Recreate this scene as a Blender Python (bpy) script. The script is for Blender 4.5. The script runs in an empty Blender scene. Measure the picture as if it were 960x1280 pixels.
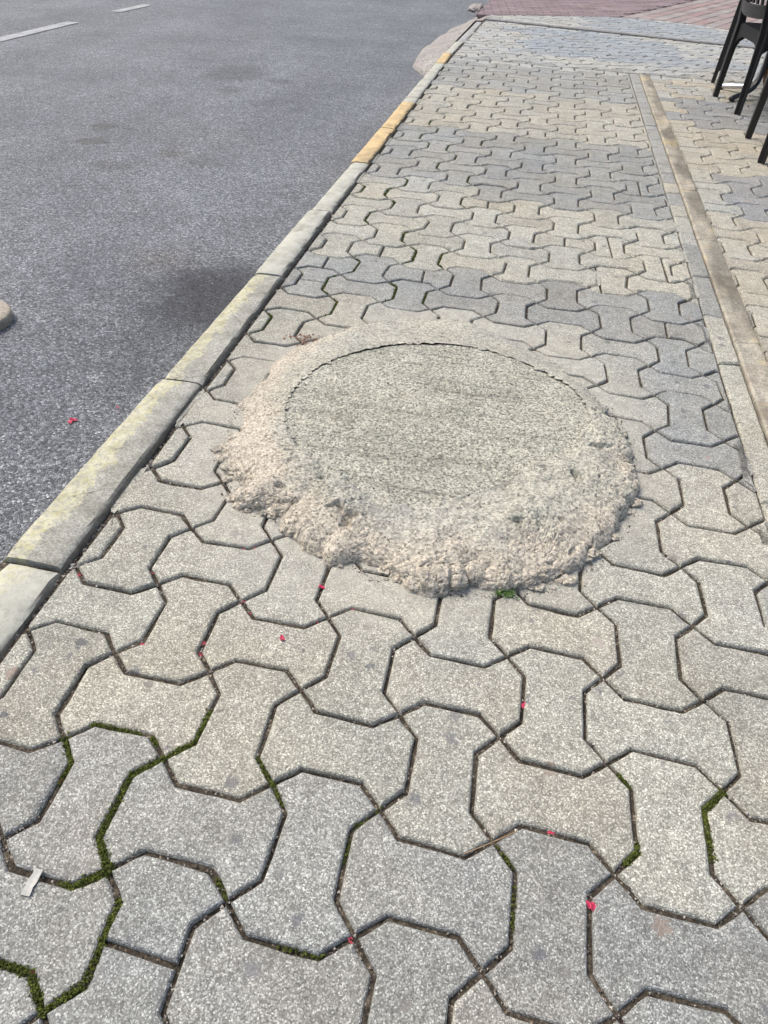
import bpy, bmesh, math, random
import numpy as np
from mathutils import Vector, Matrix, noise as mnoise

random.seed(7)
RNG = np.random.RandomState(11)
SC = bpy.context.scene
COL = SC.collection

# ------------------------------------------------------------------ camera
cam_d = bpy.data.cameras.new("camera")
cam_d.sensor_width = 36.0
cam_d.sensor_fit = 'AUTO'
cam_d.lens = 900.0 / 1280.0 * 36.0
cam_d.clip_start = 0.01
cam_d.clip_end = 2000
cam = bpy.data.objects.new("camera", cam_d)
COL.objects.link(cam)
cam.location = (-0.09732694, -0.32885794, 1.01010358)
cam.rotation_euler = (math.radians(49.10993908), math.radians(-2.46097205), math.radians(12.3000965))
SC.camera = cam

# ------------------------------------------------------------------ light
SUN_EL, SUN_AZ = 57.0, -68.0          # azimuth from +y, clockwise positive
world = bpy.data.worlds.new("World")
SC.world = world
world.use_nodes = True
wn = world.node_tree
bg = wn.nodes["Background"]
sky = wn.nodes.new("ShaderNodeTexSky")
sky.sky_type = 'NISHITA'
sky.sun_disc = False
sky.sun_elevation = math.radians(SUN_EL)
sky.sun_rotation = math.radians(SUN_AZ)
sky.air_density = 1.0
sky.dust_density = 5.0
sky.ozone_density = 1.0
wn.links.new(sky.outputs[0], bg.inputs[0])
bg.inputs[1].default_value = 0.125
sun_d = bpy.data.lights.new("sun", 'SUN')
sun_d.energy = 1.3
sun_d.angle = math.radians(28)
sun_d.color = (1.0, 0.965, 0.905)
sun = bpy.data.objects.new("sun", sun_d)
COL.objects.link(sun)
el, az = math.radians(SUN_EL), math.radians(SUN_AZ)
sdir = Vector((math.sin(az) * math.cos(el), math.cos(az) * math.cos(el), math.sin(el)))
sun.rotation_euler = sdir.to_track_quat('Z', 'Y').to_euler()
sun.location = sdir * 20

SC.view_settings.view_transform = 'Standard'
SC.view_settings.look = 'None'
SC.view_settings.exposure = 0.84
SC.view_settings.gamma = 1.0


# ------------------------------------------------------------------ helpers
def tag(o, label=None, cat=None, group=None, kind=None):
    if label: o['label'] = label
    if cat: o['category'] = cat
    if group: o['group'] = group
    if kind: o['kind'] = kind
    return o


def mesh_obj(name, verts, faces, mat=None, parent=None, smooth=False, tint=None, matidx=None):
    me = bpy.data.meshes.new(name)
    me.from_pydata([tuple(v) for v in verts], [], faces)
    if smooth:
        me.polygons.foreach_set('use_smooth', [True] * len(me.polygons))
    if mat is not None:
        for m in (mat if isinstance(mat, (list, tuple)) else [mat]):
            me.materials.append(m)
    if matidx is not None:
        me.polygons.foreach_set('material_index', matidx)
    if tint is not None:
        a = me.color_attributes.new('tint', 'FLOAT_COLOR', 'POINT')
        t = np.asarray(tint, dtype=np.float32)
        if t.ndim == 1:
            t = np.tile(t, (len(me.vertices), 1))
        t = np.concatenate([t, np.ones((len(t), 1), np.float32)], 1)
        a.data.foreach_set('color', t.ravel())
    me.update()
    o = bpy.data.objects.new(name, me)
    COL.objects.link(o)
    if parent is not None:
        o.parent = parent
    return o


def empty(name, loc=(0, 0, 0), rz=0.0):
    o = bpy.data.objects.new(name, None)
    o.empty_display_size = 0.1
    COL.objects.link(o)
    o.location = loc
    o.rotation_euler = (0, 0, rz)
    return o


def grid_mesh(xs, ys, zfun):
    X, Y = np.meshgrid(xs, ys)
    Z = zfun(X, Y)
    V = np.stack([X.ravel(), Y.ravel(), Z.ravel()], 1)
    nx, ny = len(xs), len(ys)
    F = []
    for b in range(ny - 1):
        for a in range(nx - 1):
            k = b * nx + a
            F.append((k, k + 1, k + nx + 1, k + nx))
    return V.tolist(), F


def hash2(ix, iy, seed):
    h = (ix.astype(np.int64) * 374761393 + iy.astype(np.int64) * 668265263 + seed * 974711) & 0x7fffffff
    h = ((h ^ (h >> 13)) * 1274126177) & 0x7fffffff
    h = h ^ (h >> 16)
    return (h & 0xffff) / 65535.0


def vnoise(x, y, seed=0):
    ix, iy = np.floor(x), np.floor(y)
    fx, fy = x - ix, y - iy
    fx = fx * fx * (3 - 2 * fx); fy = fy * fy * (3 - 2 * fy)
    a = hash2(ix, iy, seed); b = hash2(ix + 1, iy, seed)
    c = hash2(ix, iy + 1, seed); d = hash2(ix + 1, iy + 1, seed)
    return (a * (1 - fx) + b * fx) * (1 - fy) + (c * (1 - fx) + d * fx) * fy - 0.5


def fbm(x, y, f, octv=3, seed=0):
    x = np.asarray(x, float); y = np.asarray(y, float)
    r = 0; amp = 1.0
    for k in range(octv):
        r = r + amp * vnoise(x * f + 17.3 * k, y * f - 9.1 * k, seed + k)
        f *= 2.03; amp *= 0.5
    return r


def cellular(x, y, f, seed=0):
    """distance to nearest / second nearest jittered point, in cells"""
    x = x * f; y = y * f
    ix, iy = np.floor(x), np.floor(y)
    d1 = np.full(x.shape, 9.0); d2 = np.full(x.shape, 9.0)
    for ox in (-1, 0, 1):
        for oy in (-1, 0, 1):
            cx, cy = ix + ox, iy + oy
            px = cx + hash2(cx, cy, seed); py = cy + hash2(cx, cy, seed + 5)
            d = np.hypot(px - x, py - y)
            m = d < d1
            d2 = np.where(m, d1, np.minimum(d2, d)); d1 = np.where(m, d, d1)
    return d1, d2


def hash3(ix, iy, iz, seed):
    return hash2(ix + 57 * iz.astype(np.int64), iy + 131 * iz.astype(np.int64), seed)


def vnoise3(x, y, z, seed=0):
    k = np.floor(z); f = z - k; f = f * f * (3 - 2 * f)
    a = vnoise(x + 37.7 * k, y - 11.3 * k, seed); b = vnoise(x + 37.7 * (k + 1), y - 11.3 * (k + 1), seed)
    return a * (1 - f) + b * f


def fbm3(x, y, z, f, octv=3, seed=0):
    r = 0; amp = 1.0
    for k in range(octv):
        r = r + amp * vnoise3(x * f + 17.3 * k, y * f - 9.1 * k, z * f + 5.7 * k, seed + k)
        f *= 2.03; amp *= 0.5
    return r


def cellular3(x, y, z, f, seed=0):
    x = x * f; y = y * f; z = z * f
    ix, iy, iz = np.floor(x), np.floor(y), np.floor(z)
    d1 = np.full(x.shape, 9.0); d2 = np.full(x.shape, 9.0)
    for ox in (-1, 0, 1):
        for oy in (-1, 0, 1):
            for oz in (-1, 0, 1):
                cx, cy, cz = ix + ox, iy + oy, iz + oz
                d = np.sqrt((cx + hash3(cx, cy, cz, seed) - x) ** 2 + (cy + hash3(cx, cy, cz, seed + 5) - y) ** 2 + (cz + hash3(cx, cy, cz, seed + 9) - z) ** 2)
                m = d < d1
                d2 = np.where(m, d1, np.minimum(d2, d)); d1 = np.where(m, d, d1)
    return d1, d2


def lerp_table(t, tab):
    ks = [a for a, _ in tab]; vs = [b for _, b in tab]
    return np.interp(t, ks, vs)


# ------------------------------------------------------------------ materials
PC_X, PC_Y = -0.246, 1.15


class NT:
    def __init__(self, name):
        self.m = bpy.data.materials.new(name)
        self.m.use_nodes = True
        self.t = self.m.node_tree
        self.b = self.t.nodes["Principled BSDF"]
        self.pos = self.t.nodes.new("ShaderNodeNewGeometry").outputs['Position']

    def n(self, typ, **kw):
        nd = self.t.nodes.new(typ)
        for k, v in kw.items():
            setattr(nd, k, v)
        return nd

    def link(self, a, b):
        self.t.links.new(a, b)

    def setin(self, sock, v):
        if isinstance(v, bpy.types.NodeSocket):
            self.link(v, sock)
        else:
            if isinstance(v, tuple) and len(v) == 3 and sock.type == 'RGBA':
                v = v + (1,)
            sock.default_value = v

    def math(self, op, a, b=None, c=None, clamp=False):
        nd = self.n("ShaderNodeMath", operation=op, use_clamp=clamp)
        self.setin(nd.inputs[0], a)
        if b is not None: self.setin(nd.inputs[1], b)
        if c is not None: self.setin(nd.inputs[2], c)
        return nd.outputs[0]

    def noise(self, scale, detail=3, rough=0.55, vec=None, dist=0.0, out='Fac'):
        nd = self.n("ShaderNodeTexNoise")
        nd.inputs['Scale'].default_value = scale
        nd.inputs['Detail'].default_value = detail
        nd.inputs['Roughness'].default_value = rough
        nd.inputs['Distortion'].default_value = dist
        self.link(vec or self.pos, nd.inputs['Vector'])
        return nd.outputs[out]

    def voro(self, scale, feature='F1', out='Color', vec=None, rnd=1.0):
        nd = self.n("ShaderNodeTexVoronoi", feature=feature)
        nd.inputs['Scale'].default_value = scale
        nd.inputs['Randomness'].default_value = rnd
        self.link(vec or self.pos, nd.inputs['Vector'])
        return nd.outputs[out]

    def ramp(self, fac, stops, interp='LINEAR'):
        nd = self.n("ShaderNodeValToRGB")
        nd.color_ramp.interpolation = interp
        e = nd.color_ramp.elements
        while len(e) < len(stops): e.new(0.5)
        for k, (p, c) in enumerate(stops):
            e[k].position = p
            e[k].color = (c, c, c, 1) if not isinstance(c, tuple) else c + (1,)
        self.setin(nd.inputs[0], fac)
        return nd.outputs[0]

    def mix(self, fac, a, b, mode='MIX'):
        nd = self.n("ShaderNodeMix", data_type='RGBA', blend_type=mode)
        self.setin(nd.inputs[0], fac)
        self.setin(nd.inputs[6], a)
        self.setin(nd.inputs[7], b)
        return nd.outputs[2]

    def sep(self, col):
        nd = self.n("ShaderNodeSeparateColor")
        self.link(col, nd.inputs[0])
        return nd.outputs

    def xyz(self, vec=None):
        nd = self.n("ShaderNodeSeparateXYZ")
        self.link(vec or self.pos, nd.inputs[0])
        return nd.outputs

    def mapping(self, scale=(1, 1, 1), rot=(0, 0, 0), vec=None):
        nd = self.n("ShaderNodeMapping")
        nd.inputs['Scale'].default_value = scale
        nd.inputs['Rotation'].default_value = rot
        self.link(vec or self.pos, nd.inputs['Vector'])
        return nd.outputs[0]

    def warped(self, scale, amt):
        c = self.noise(scale, 3, out='Color')
        nd = self.n("ShaderNodeVectorMath", operation='MULTIPLY_ADD')
        self.link(c, nd.inputs[0])
        nd.inputs[1].default_value = (amt, amt, 0)
        self.link(self.pos, nd.inputs[2])
        return nd.outputs[0]

    def blot(self, vec, cx, cy, rx, ry, soft=0.5, amt=0.0):
        """0..1 mask of a stain of its own shape"""
        s = self.xyz(vec)
        dx = self.math('DIVIDE', self.math('SUBTRACT', s[0], cx + amt * 0.5), rx)
        dy = self.math('DIVIDE', self.math('SUBTRACT', s[1], cy + amt * 0.5), ry)
        d = self.math('SQRT', self.math('ADD', self.math('MULTIPLY', dx, dx), self.math('MULTIPLY', dy, dy)))
        nd = self.n("ShaderNodeMapRange", interpolation_type='SMOOTHSTEP')
        self.link(d, nd.inputs[0])
        nd.inputs[1].default_value = 1.0 + soft
        nd.inputs[2].default_value = 1.0 - soft
        return nd.outputs[0]

    def bump(self, h, strength=0.5, dist=0.002, normal=None):
        nd = self.n("ShaderNodeBump")
        nd.inputs['Strength'].default_value = strength
        nd.inputs['Distance'].default_value = dist
        self.setin(nd.inputs['Height'], h)
        if normal is not None: self.link(normal, nd.inputs['Normal'])
        return nd.outputs[0]

    def done(self, col, rough=0.85, normal=None, spec=0.4, metal=0.0):
        self.setin(self.b.inputs['Base Color'], col)
        self.setin(self.b.inputs['Roughness'], rough)
        self.b.inputs['Specular IOR Level'].default_value = spec
        self.b.inputs['Metallic'].default_value = metal
        if normal is not None: self.link(normal, self.b.inputs['Normal'])
        return self.m


def attr_tint(n):
    a = n.n("ShaderNodeAttribute")
    a.attribute_name = 'tint'
    return a.outputs['Color']


def mat_paving():
    n = NT("exposed_aggregate_paving")
    tint = attr_tint(n)
    wv = n.warped(140, 0.005)
    vc = n.sep(n.voro(450, vec=wv))
    v1 = vc[0]
    d1 = n.voro(450, out='Distance', vec=wv)
    chip = n.ramp(n.math('ADD', d1, n.math('MULTIPLY', vc[1], 0.25)), [(0.50, 1.0), (0.95, 0.0)])
    grit = n.ramp(v1, [(0.0, 0.42), (0.2, 0.64), (0.45, 0.95), (0.7, 1.2), (0.88, 1.52), (1.0, 1.9)])
    grit2 = n.ramp(n.noise(800, 2, 0.7), [(0.3, 0.78), (0.7, 1.22)])
    c = n.mix(1.0, tint, n.mix(chip, (0.62, 0.61, 0.59), grit), 'MULTIPLY')
    c = n.mix(1.0, c, grit2, 'MULTIPLY')
    c = n.mix(1.0, c, n.ramp(n.noise(95, 3, 0.7), [(0.3, 0.87), (0.7, 1.13)]), 'MULTIPLY')
    # dark and brown pebbles here and there
    pd = n.voro(26, out='Distance', vec=n.warped(120, 0.012))
    pc = n.sep(n.voro(26, out='Color', vec=n.warped(120, 0.012)))
    sz = n.math('MULTIPLY', n.math('MULTIPLY', n.math('POWER', pc[0], 5.0), 0.40), n.ramp(n.noise(150, 3, 0.7), [(0.3, 0.35), (0.65, 1.15)]))
    pm = n.math('LESS_THAN', pd, sz)
    pcol = n.ramp(pc[1], [(0.0, (0.10, 0.105, 0.115)), (0.55, (0.17, 0.17, 0.17)), (0.86, (0.20, 0.19, 0.17)), (0.95, (0.27, 0.21, 0.165)), (1.0, (0.42, 0.40, 0.36))])
    c = n.mix(n.math('MULTIPLY', pm, 0.75), c, pcol)
    # grime
    g = n.ramp(n.noise(7, 5, 0.62), [(0.3, 0.86), (0.55, 1.0), (0.75, 1.07)])
    c = n.mix(1.0, c, g, 'MULTIPLY')
    g2 = n.ramp(n.noise(2.3, 4, 0.6, vec=n.mapping((1, 1, 0))), [(0.3, (0.95, 0.97, 1.02)), (0.7, (1.04, 1.0, 0.95))])
    c = n.mix(1.0, c, g2, 'MULTIPLY')
    # pale cement dust smeared around the mound
    du = n.blot(n.warped(7, .20), PC_X - .03 + 0.0, PC_Y + .03, .56, .66, .13, .20)
    c = n.mix(n.math('MULTIPLY', du, n.ramp(n.noise(20, 5, 0.7), [(0.35, .15), (0.6, .62)])), c, n.mix(1.0, (0.385, 0.370, 0.315), grit2, 'MULTIPLY'))
    st = n.ramp(n.noise(17, 4, 0.7, dist=0.6), [(0.60, 0.0), (0.74, 1.0)])
    c = n.mix(1.0, c, n.ramp(n.noise(28, 5, 0.7), [(0.3, 0.86), (0.7, 1.12)]), 'MULTIPLY')
    c = n.mix(n.math('MULTIPLY', st, 0.34), c, (0.13, 0.12, 0.10))
    h = n.math('ADD', n.math('MULTIPLY', v1, 0.4), chip)
    b = n.bump(h, 0.55, 0.0012)
    return n.done(c, 0.82, b, 0.35)


def mat_soil():
    n = NT("joint_soil")
    v = n.sep(n.voro(330))[0]
    c = n.ramp(n.noise(45, 5, 0.7), [(0.3, (0.030, 0.026, 0.020)), (0.55, (0.070, 0.058, 0.043)), (0.75, (0.14, 0.12, 0.092))])
    c = n.mix(1.0, c, n.ramp(v, [(0, 0.55), (0.7, 1.1), (0.93, 1.6), (1.0, 4.0)]), 'MULTIPLY')
    return n.done(c, 0.95, n.bump(n.noise(400, 3), 0.8, 0.003), 0.2)


def mat_concrete(name, c0, c1, speck=(0.7, 1.25), sc=240, pink=None, holes=True, bump=0.6, streak=False, stain=None, rim=False):
    n = NT(name)
    base = n.ramp(n.noise(9, 6, 0.65, dist=0.3), [(0.32, c0), (0.68, c1)])
    if pink is not None:
        pm = n.ramp(n.noise(5.0, 5, 0.6), [(0.44, 0.0), (0.58, 1.0)])
        if rim:      # the outer part of the mound was mixed with redder sand
            pm = n.math('MULTIPLY', pm, n.math('SUBTRACT', 1.0, n.blot(n.warped(8, .20), PC_X + .02, PC_Y + .10, .44, .55, .14, .20)), clamp=True)
            pm = n.math('MULTIPLY', n.math('ADD', pm, n.math('SUBTRACT', 1.0, n.blot(n.warped(8, .16), PC_X + .03, PC_Y + .16, .46, .63, .10, .16))), .85, clamp=True)
            gm = n.ramp(n.noise(4.0, 4, 0.6), [(0.52, 0.0), (0.62, 1.0)])
            base = n.mix(n.math('MULTIPLY', gm, .8), base, (0.325, 0.320, 0.280))
        base = n.mix(pm, base, pink)
    v = n.sep(n.voro(sc, vec=n.warped(140, 0.005)))[0]
    base = n.mix(1.0, base, n.ramp(v, [(0, speck[0]), (0.5, 1.0), (1.0, speck[1])]), 'MULTIPLY')
    fine = n.noise(620, 2, 0.7)
    base = n.mix(1.0, base, n.ramp(fine, [(0.3, 0.72), (0.5, 1.0), (0.7, 1.18)]), 'MULTIPLY')
    h = n.math('ADD', v, fine)
    if holes:
        hm = n.ramp(n.noise(170, 3, 0.6), [(0.34, 0.34), (0.42, 1.0)])
        base = n.mix(1.0, base, hm, 'MULTIPLY')
        h = n.math('ADD', h, n.math('MULTIPLY', hm, 1.2))
    if streak:
        s = n.noise(15, 6, 0.75, vec=n.mapping((0.22, 2.0, 1), (0, 0, -0.12)))
        base = n.mix(1.0, base, n.ramp(s, [(0.3, 0.62), (0.48, 1.0), (0.72, 1.1)]), 'MULTIPLY')
        h = n.math('ADD', h, n.math('MULTIPLY', s, 1.6))
    if stain is not None:
        sm = n.ramp(n.noise(5.5, 6, 0.7, dist=.4), [(0.46, 0.0), (0.62, 1.0)])
        base = n.mix(n.math('MULTIPLY', sm, 0.72), base, stain)
        ym = n.ramp(n.noise(4.1, 5, 0.65, vec=n.mapping((1, 1, 1), (0, 0, 1.1))), [(0.56, 0.0), (0.66, 1.0)])
        base = n.mix(n.math('MULTIPLY', ym, 0.6), base, (0.50, 0.41, 0.22))
    if name.startswith('stained_gutter'):
        base = n.mix(1.0, base, attr_tint(n), 'MULTIPLY')
    return n.done(base, 0.9, n.bump(h, bump, 0.002), 0.3)


def mat_kerb(name, paint=None, cover=0.5, lichen=0.0):
    n = NT(name)
    tc = n.n("ShaderNodeTexCoord").outputs['Object']
    base = n.ramp(n.noise(14, 6, 0.7), [(0.3, (0.23, 0.225, 0.19)), (0.5, (0.31, 0.305, 0.265)), (0.75, (0.38, 0.375, 0.33))])
    v = n.sep(n.voro(300))[0]
    base = n.mix(1.0, base, n.ramp(v, [(0, 0.7), (0.6, 1.03), (1, 1.3)]), 'MULTIPLY')
    h = n.math('ADD', v, n.noise(200, 4))
    if paint is not None:
        pm = n.ramp(n.noise(15, 8, 0.72, dist=0.7), [(0.60 - cover * 0.42, 0.0), (0.68 - cover * 0.42, 1.0)])
        fine = n.ramp(n.noise(130, 3, 0.7), [(0.3, 0.45), (0.48, 1.0)])
        pm2 = n.math('MULTIPLY', pm, fine)
        pc = n.mix(1.0, paint, n.ramp(n.noise(25, 5, 0.7), [(0.3, 0.82), (0.6, 1.05)]), 'MULTIPLY')
        base = n.mix(pm2, base, pc)
        h = n.math('ADD', h, n.math('MULTIPLY', pm2, 0.7))
    if lichen > 0:
        x = n.xyz(tc)[0]
        side = n.ramp(n.math('ADD', n.math('MULTIPLY', x, -11.0), n.math('MULTIPLY', n.noise(17, 6, 0.75), 1.7)), [(0.92, 0.0), (1.5, 1.0)])
        grain = n.ramp(n.noise(70, 5, 0.75), [(0.36, 0.0), (0.56, 1.0)])
        lm = n.math('MULTIPLY', n.math('MULTIPLY', side, grain), lichen)
        base = n.mix(lm, base, n.ramp(n.noise(50, 3), [(0.35, (0.45, 0.42, 0.20)), (0.6, (0.55, 0.535, 0.37))]))
    grime = n.ramp(n.noise(8, 7, 0.75, dist=.5), [(0.46, 0.0), (0.66, 1.0)])
    base = n.mix(n.math('MULTIPLY', grime, .5), base, (0.135, 0.13, 0.095))
    chips = n.ramp(n.noise(42, 5, 0.75), [(0.64, 0.0), (0.68, 1.0)])
    base = n.mix(n.math('MULTIPLY', chips, .55), base, (0.22, 0.21, 0.18))
    crack = n.ramp(n.voro(2.1, 'DISTANCE_TO_EDGE', 'Distance', vec=n.warped(14, 0.12)), [(0.0, 0.45), (0.004, 1.0)])
    base = n.mix(1.0, base, crack, 'MULTIPLY')
    # darker brown on faces turned towards the pavement
    nz = n.n("ShaderNodeNewGeometry").outputs['True Normal']
    fx = n.ramp(n.xyz(nz)[0], [(0.55, 0.0), (0.9, 1.0)])
    base = n.mix(n.math('MULTIPLY', fx, 0.82), base, n.ramp(n.noise(60, 5, 0.7), [(0.3, (0.045, 0.037, 0.028)), (0.7, (0.17, 0.145, 0.11))]))
    return n.done(base, 0.88, n.bump(h, 0.5, 0.002), 0.3)


def mat_asphalt():
    n = NT("asphalt")
    wv = n.warped(70, 0.008)
    v = n.sep(n.voro(165, vec=wv))
    e = n.voro(165, 'DISTANCE_TO_EDGE', 'Distance', vec=wv)
    c = n.ramp(v[0], [(0.0, (0.055, 0.058, 0.063)), (0.4, (0.138, 0.143, 0.150)), (0.75, (0.225, 0.231, 0.240)), (0.93, (0.32, 0.325, 0.33)), (1.0, (0.46, 0.46, 0.45))])
    c = n.mix(1.0, c, n.ramp(e, [(0.0, 0.45), (0.22, 1.0)]), 'MULTIPLY')
    c = n.mix(1.0, c, n.ramp(n.noise(420, 2, 0.7), [(0.3, 0.7), (0.7, 1.3)]), 'MULTIPLY')
    c = n.mix(1.0, c, n.ramp(n.noise(1.1, 6, 0.62), [(0.3, (0.74, 0.75, 0.78)), (0.5, (1.0, 1.0, 1.0)), (0.7, (1.2, 1.2, 1.19))]), 'MULTIPLY')
    c = n.mix(1.0, c, n.ramp(n.noise(9, 7, 0.75), [(0.3, 0.74), (0.7, 1.2)]), 'MULTIPLY')
    c = n.mix(1.0, c, n.ramp(n.noise(60, 5, 0.85), [(0.28, (0.52, 0.53, 0.55)), (0.5, (1.0, 1.0, 1.0)), (0.72, (1.5, 1.5, 1.48))]), 'MULTIPLY')
    c = n.mix(1.0, c, (0.955, 0.995, 1.025), 'MULTIPLY')
    # lane wear runs along the road
    sp = n.ramp(n.noise(13, 6, 0.8, dist=.5), [(0.66, 0.0), (0.72, 1.0)])
    c = n.mix(n.math('MULTIPLY', sp, .5), c, (0.045, 0.043, 0.042))
    ln = n.noise(2.2, 5, 0.6, vec=n.mapping((1.0, 0.14, 1.0)))
    c = n.mix(1.0, c, n.ramp(ln, [(0.35, 0.90), (0.65, 1.12)]), 'MULTIPLY')
    w = n.warped(7, 0.30)
    w2 = n.warped(13, 0.16)
    rag = n.ramp(n.noise(34, 6, 0.75), [(0.30, 0.3), (0.50, 1.0)])
    for vec, a, cx, cy, rx, ry, s, k, col in (
        (w, .30, -1.16, 1.93, .24, .26, .6, .80, (0.020, 0.020, 0.025)),
        (w2, .16, -1.14, 1.95, .17, .24, .5, .75, (0.014, 0.014, 0.019)),
        (w2, .16, -1.28, 2.03, .10, .09, .5, .55, (0.02, 0.02, 0.024)),
        (w, .30, -1.22, 1.62, .16, .26, .8, .35, (0.028, 0.028, 0.030)),
        (w2, .16, -2.52, 5.67, .22, .30, .4, .78, (0.035, 0.033, 0.033)),
        (w2, .16, -2.64, 3.86, .075, .09, .3, .85, (0.05, 0.042, 0.035)),
        (w2, .16, -2.54, 3.56, .09, .07, .3, .9, (0.045, 0.036, 0.028)),
        (w2, .16, -2.23, 3.20, .10, .07, .4, .7, (0.05, 0.045, 0.04)),
        (w2, .16, -2.11, 5.51, .10, .09, .4, .75, (0.04, 0.04, 0.04)),
        (w2, .16, -2.03, 3.50, .09, .08, .4, .65, (0.06, 0.045, 0.032)),
        (w2, .16, -2.33, 5.10, .10, .12, .4, .65, (0.045, 0.043, 0.042)),
        (w2, .16, -1.85, 3.42, .08, .07, .6, .35, (0.06, 0.045, 0.032)),
        (w2, .16, -1.95, 4.85, .08, .12, .6, .35, (0.045, 0.043, 0.042)),
        (w, .30, -2.1, 3.9, .35, .22, .8, .25, (0.10, 0.085, 0.075)),
        (w, .30, -1.46, 2.17, .10, .12, .7, .35, (0.12, 0.085, 0.055)),
    ):
        f = tuple(min(1.0, .22 + 6.5 * q) for q in col)
        c = n.mix(n.math('MULTIPLY', n.math('MULTIPLY', n.blot(vec, cx, cy, rx, ry, s, a), rag), k), c, n.mix(1.0, c, f, 'MULTIPLY'))
    h = n.math('ADD', n.math('MULTIPLY', n.ramp(e, [(0, 0), (0.3, 1)]), 1.0), n.math('MULTIPLY', v[1], 0.8))
    return n.done(c, n.ramp(v[2], [(0, 0.5), (1, 0.8)]), n.bump(h, 0.7, 0.003), 0.45)


def mat_plain(name, col, rough=0.6, var=0.12, sc=60, spec=0.4, metal=0.0, bump=0.0, bsc=200):
    n = NT(name)
    c = n.mix(1.0, col, n.ramp(n.noise(sc, 4, 0.65), [(0.3, 1 - var), (0.7, 1 + var)]), 'MULTIPLY')
    nm = n.bump(n.noise(bsc, 3), bump, 0.002) if bump else None
    return n.done(c, rough, nm, spec, metal)


M_PAVE = mat_paving()
M_SOIL = mat_soil()
M_COLLAR = mat_concrete("pinkish_rough_mortar", (0.335, 0.326, 0.268), (0.42, 0.406, 0.336), (0.60, 1.34), 210, pink=(0.43, 0.388, 0.312), bump=0.5, rim=True)
M_LID = mat_concrete("weathered_cover_concrete", (0.365, 0.358, 0.288), (0.475, 0.466, 0.385), (0.45, 1.45), 260, streak=True, bump=0.9)
M_APRON = mat_concrete("crumbling_apron_concrete", (0.25, 0.24, 0.215), (0.36, 0.345, 0.315), (0.6, 1.35), 120, pink=(0.33, 0.30, 0.275), bump=0.8)
M_GUTTER = mat_concrete("stained_gutter_concrete", (0.29, 0.27, 0.22), (0.43, 0.395, 0.315), (0.75, 1.2), 200, bump=0.5, stain=(0.19, 0.16, 0.12))
M_EDGING = mat_concrete("grey_edging_concrete", (0.19, 0.185, 0.175), (0.27, 0.265, 0.25), (0.75, 1.2), 150)
M_KERB_BARE = mat_kerb("bare_kerb_concrete", None, 0, 0.7)
M_KERB_PALE = mat_kerb("white_painted_kerb", (0.42, 0.42, 0.365), 0.66, 0.15)
M_KERB_MIX = mat_kerb("flaked_white_kerb", (0.41, 0.41, 0.35), 0.50, 0.5)
M_KERB_YEL = mat_kerb("yellow_painted_kerb", (0.57, 0.42, 0.215), 0.68, 0.0)
M_KERB_GREY = mat_kerb("plain_grey_kerb", (0.34, 0.34, 0.34), 0.5, 0.0)
M_ASPH = mat_asphalt()
M_LINE = mat_concrete("worn_white_road_paint", (0.27, 0.28, 0.285), (0.44, 0.45, 0.45), (0.8, 1.12), 120)
M_GROUND = mat_concrete("far_ground_concrete", (0.20, 0.20, 0.19), (0.27, 0.265, 0.255), (0.8, 1.2), 40)
M_RESIN = mat_plain("black_resin", (0.012, 0.0115, 0.012), 0.36, 0.25, 90, 0.5, bump=0.25, bsc=600)
M_RESIN2 = mat_plain("charcoal_resin", (0.014, 0.0135, 0.015), 0.55, 0.25, 90, 0.25, bump=0.3, bsc=500)
M_CHROME = mat_plain("dull_chrome", (0.62, 0.63, 0.66), 0.22, 0.08, 40, 0.5, 1.0)
M_BRONZE = mat_plain("brown_tube", (0.20, 0.12, 0.075), 0.28, 0.15, 40, 0.5, 0.75)
M_DARKMETAL = mat_plain("dark_tube", (0.035, 0.035, 0.038), 0.35, 0.15, 40, 0.5, 0.4)
M_ORANGE = mat_plain("orange_cloth", (0.85, 0.13, 0.03), 0.8, 0.1, 90)
M_PETAL = mat_plain("crimson_petal", (0.42, 0.030, 0.075), 0.6, 0.3, 300, 0.3)
M_PETALD = mat_plain("dried_petal", (0.30, 0.045, 0.06), 0.7, 0.3, 300, 0.3)
M_LEAF = mat_plain("rusty_leaf", (0.22, 0.10, 0.055), 0.8, 0.35, 200)
M_GRASS = mat_plain("grass_blade", (0.075, 0.15, 0.028), 0.6, 0.3, 120)
M_MOSS = mat_plain("moss", (0.082, 0.100, 0.018), 0.9, 0.5, 90, 0.2)
M_MOSSD = mat_plain("dark_moss", (0.040, 0.048, 0.012), 0.9, 0.5, 90, 0.2)
M_PAPER = mat_plain("dirty_paper", (0.40, 0.395, 0.36), 0.8, 0.15, 120, 0.3)
M_STRAW = mat_plain("dry_straw", (0.27, 0.18, 0.10), 0.7, 0.3, 120)
M_DISC = mat_concrete("cast_disc_concrete", (0.30, 0.265, 0.21), (0.38, 0.34, 0.275), (0.8, 1.2), 180, bump=0.4)


def mat_pebble():
    n = NT("joint_pebbles")
    r = n.n("ShaderNodeNewGeometry").outputs['Random Per Island']
    c = n.ramp(r, [(0.0, (0.05, 0.04, 0.03)), (0.45, (0.13, 0.11, 0.09)), (0.75, (0.27, 0.25, 0.22)), (0.93, (0.42, 0.39, 0.34)), (1.0, (0.62, 0.58, 0.5))])
    return n.done(c, 0.85, None, 0.3)


def mat_brick():
    n = NT("brick_paving")
    tint = attr_tint(n)
    c = n.mix(1.0, tint, n.ramp(n.noise(70, 5, 0.7), [(0.3, 0.8), (0.7, 1.18)]), 'MULTIPLY')
    c = n.mix(1.0, c, n.ramp(n.noise(3, 4, 0.6), [(0.3, 0.9), (0.7, 1.1)]), 'MULTIPLY')
    return n.done(c, 0.8, n.bump(n.noise(250, 3), 0.4, 0.002), 0.4)


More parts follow.
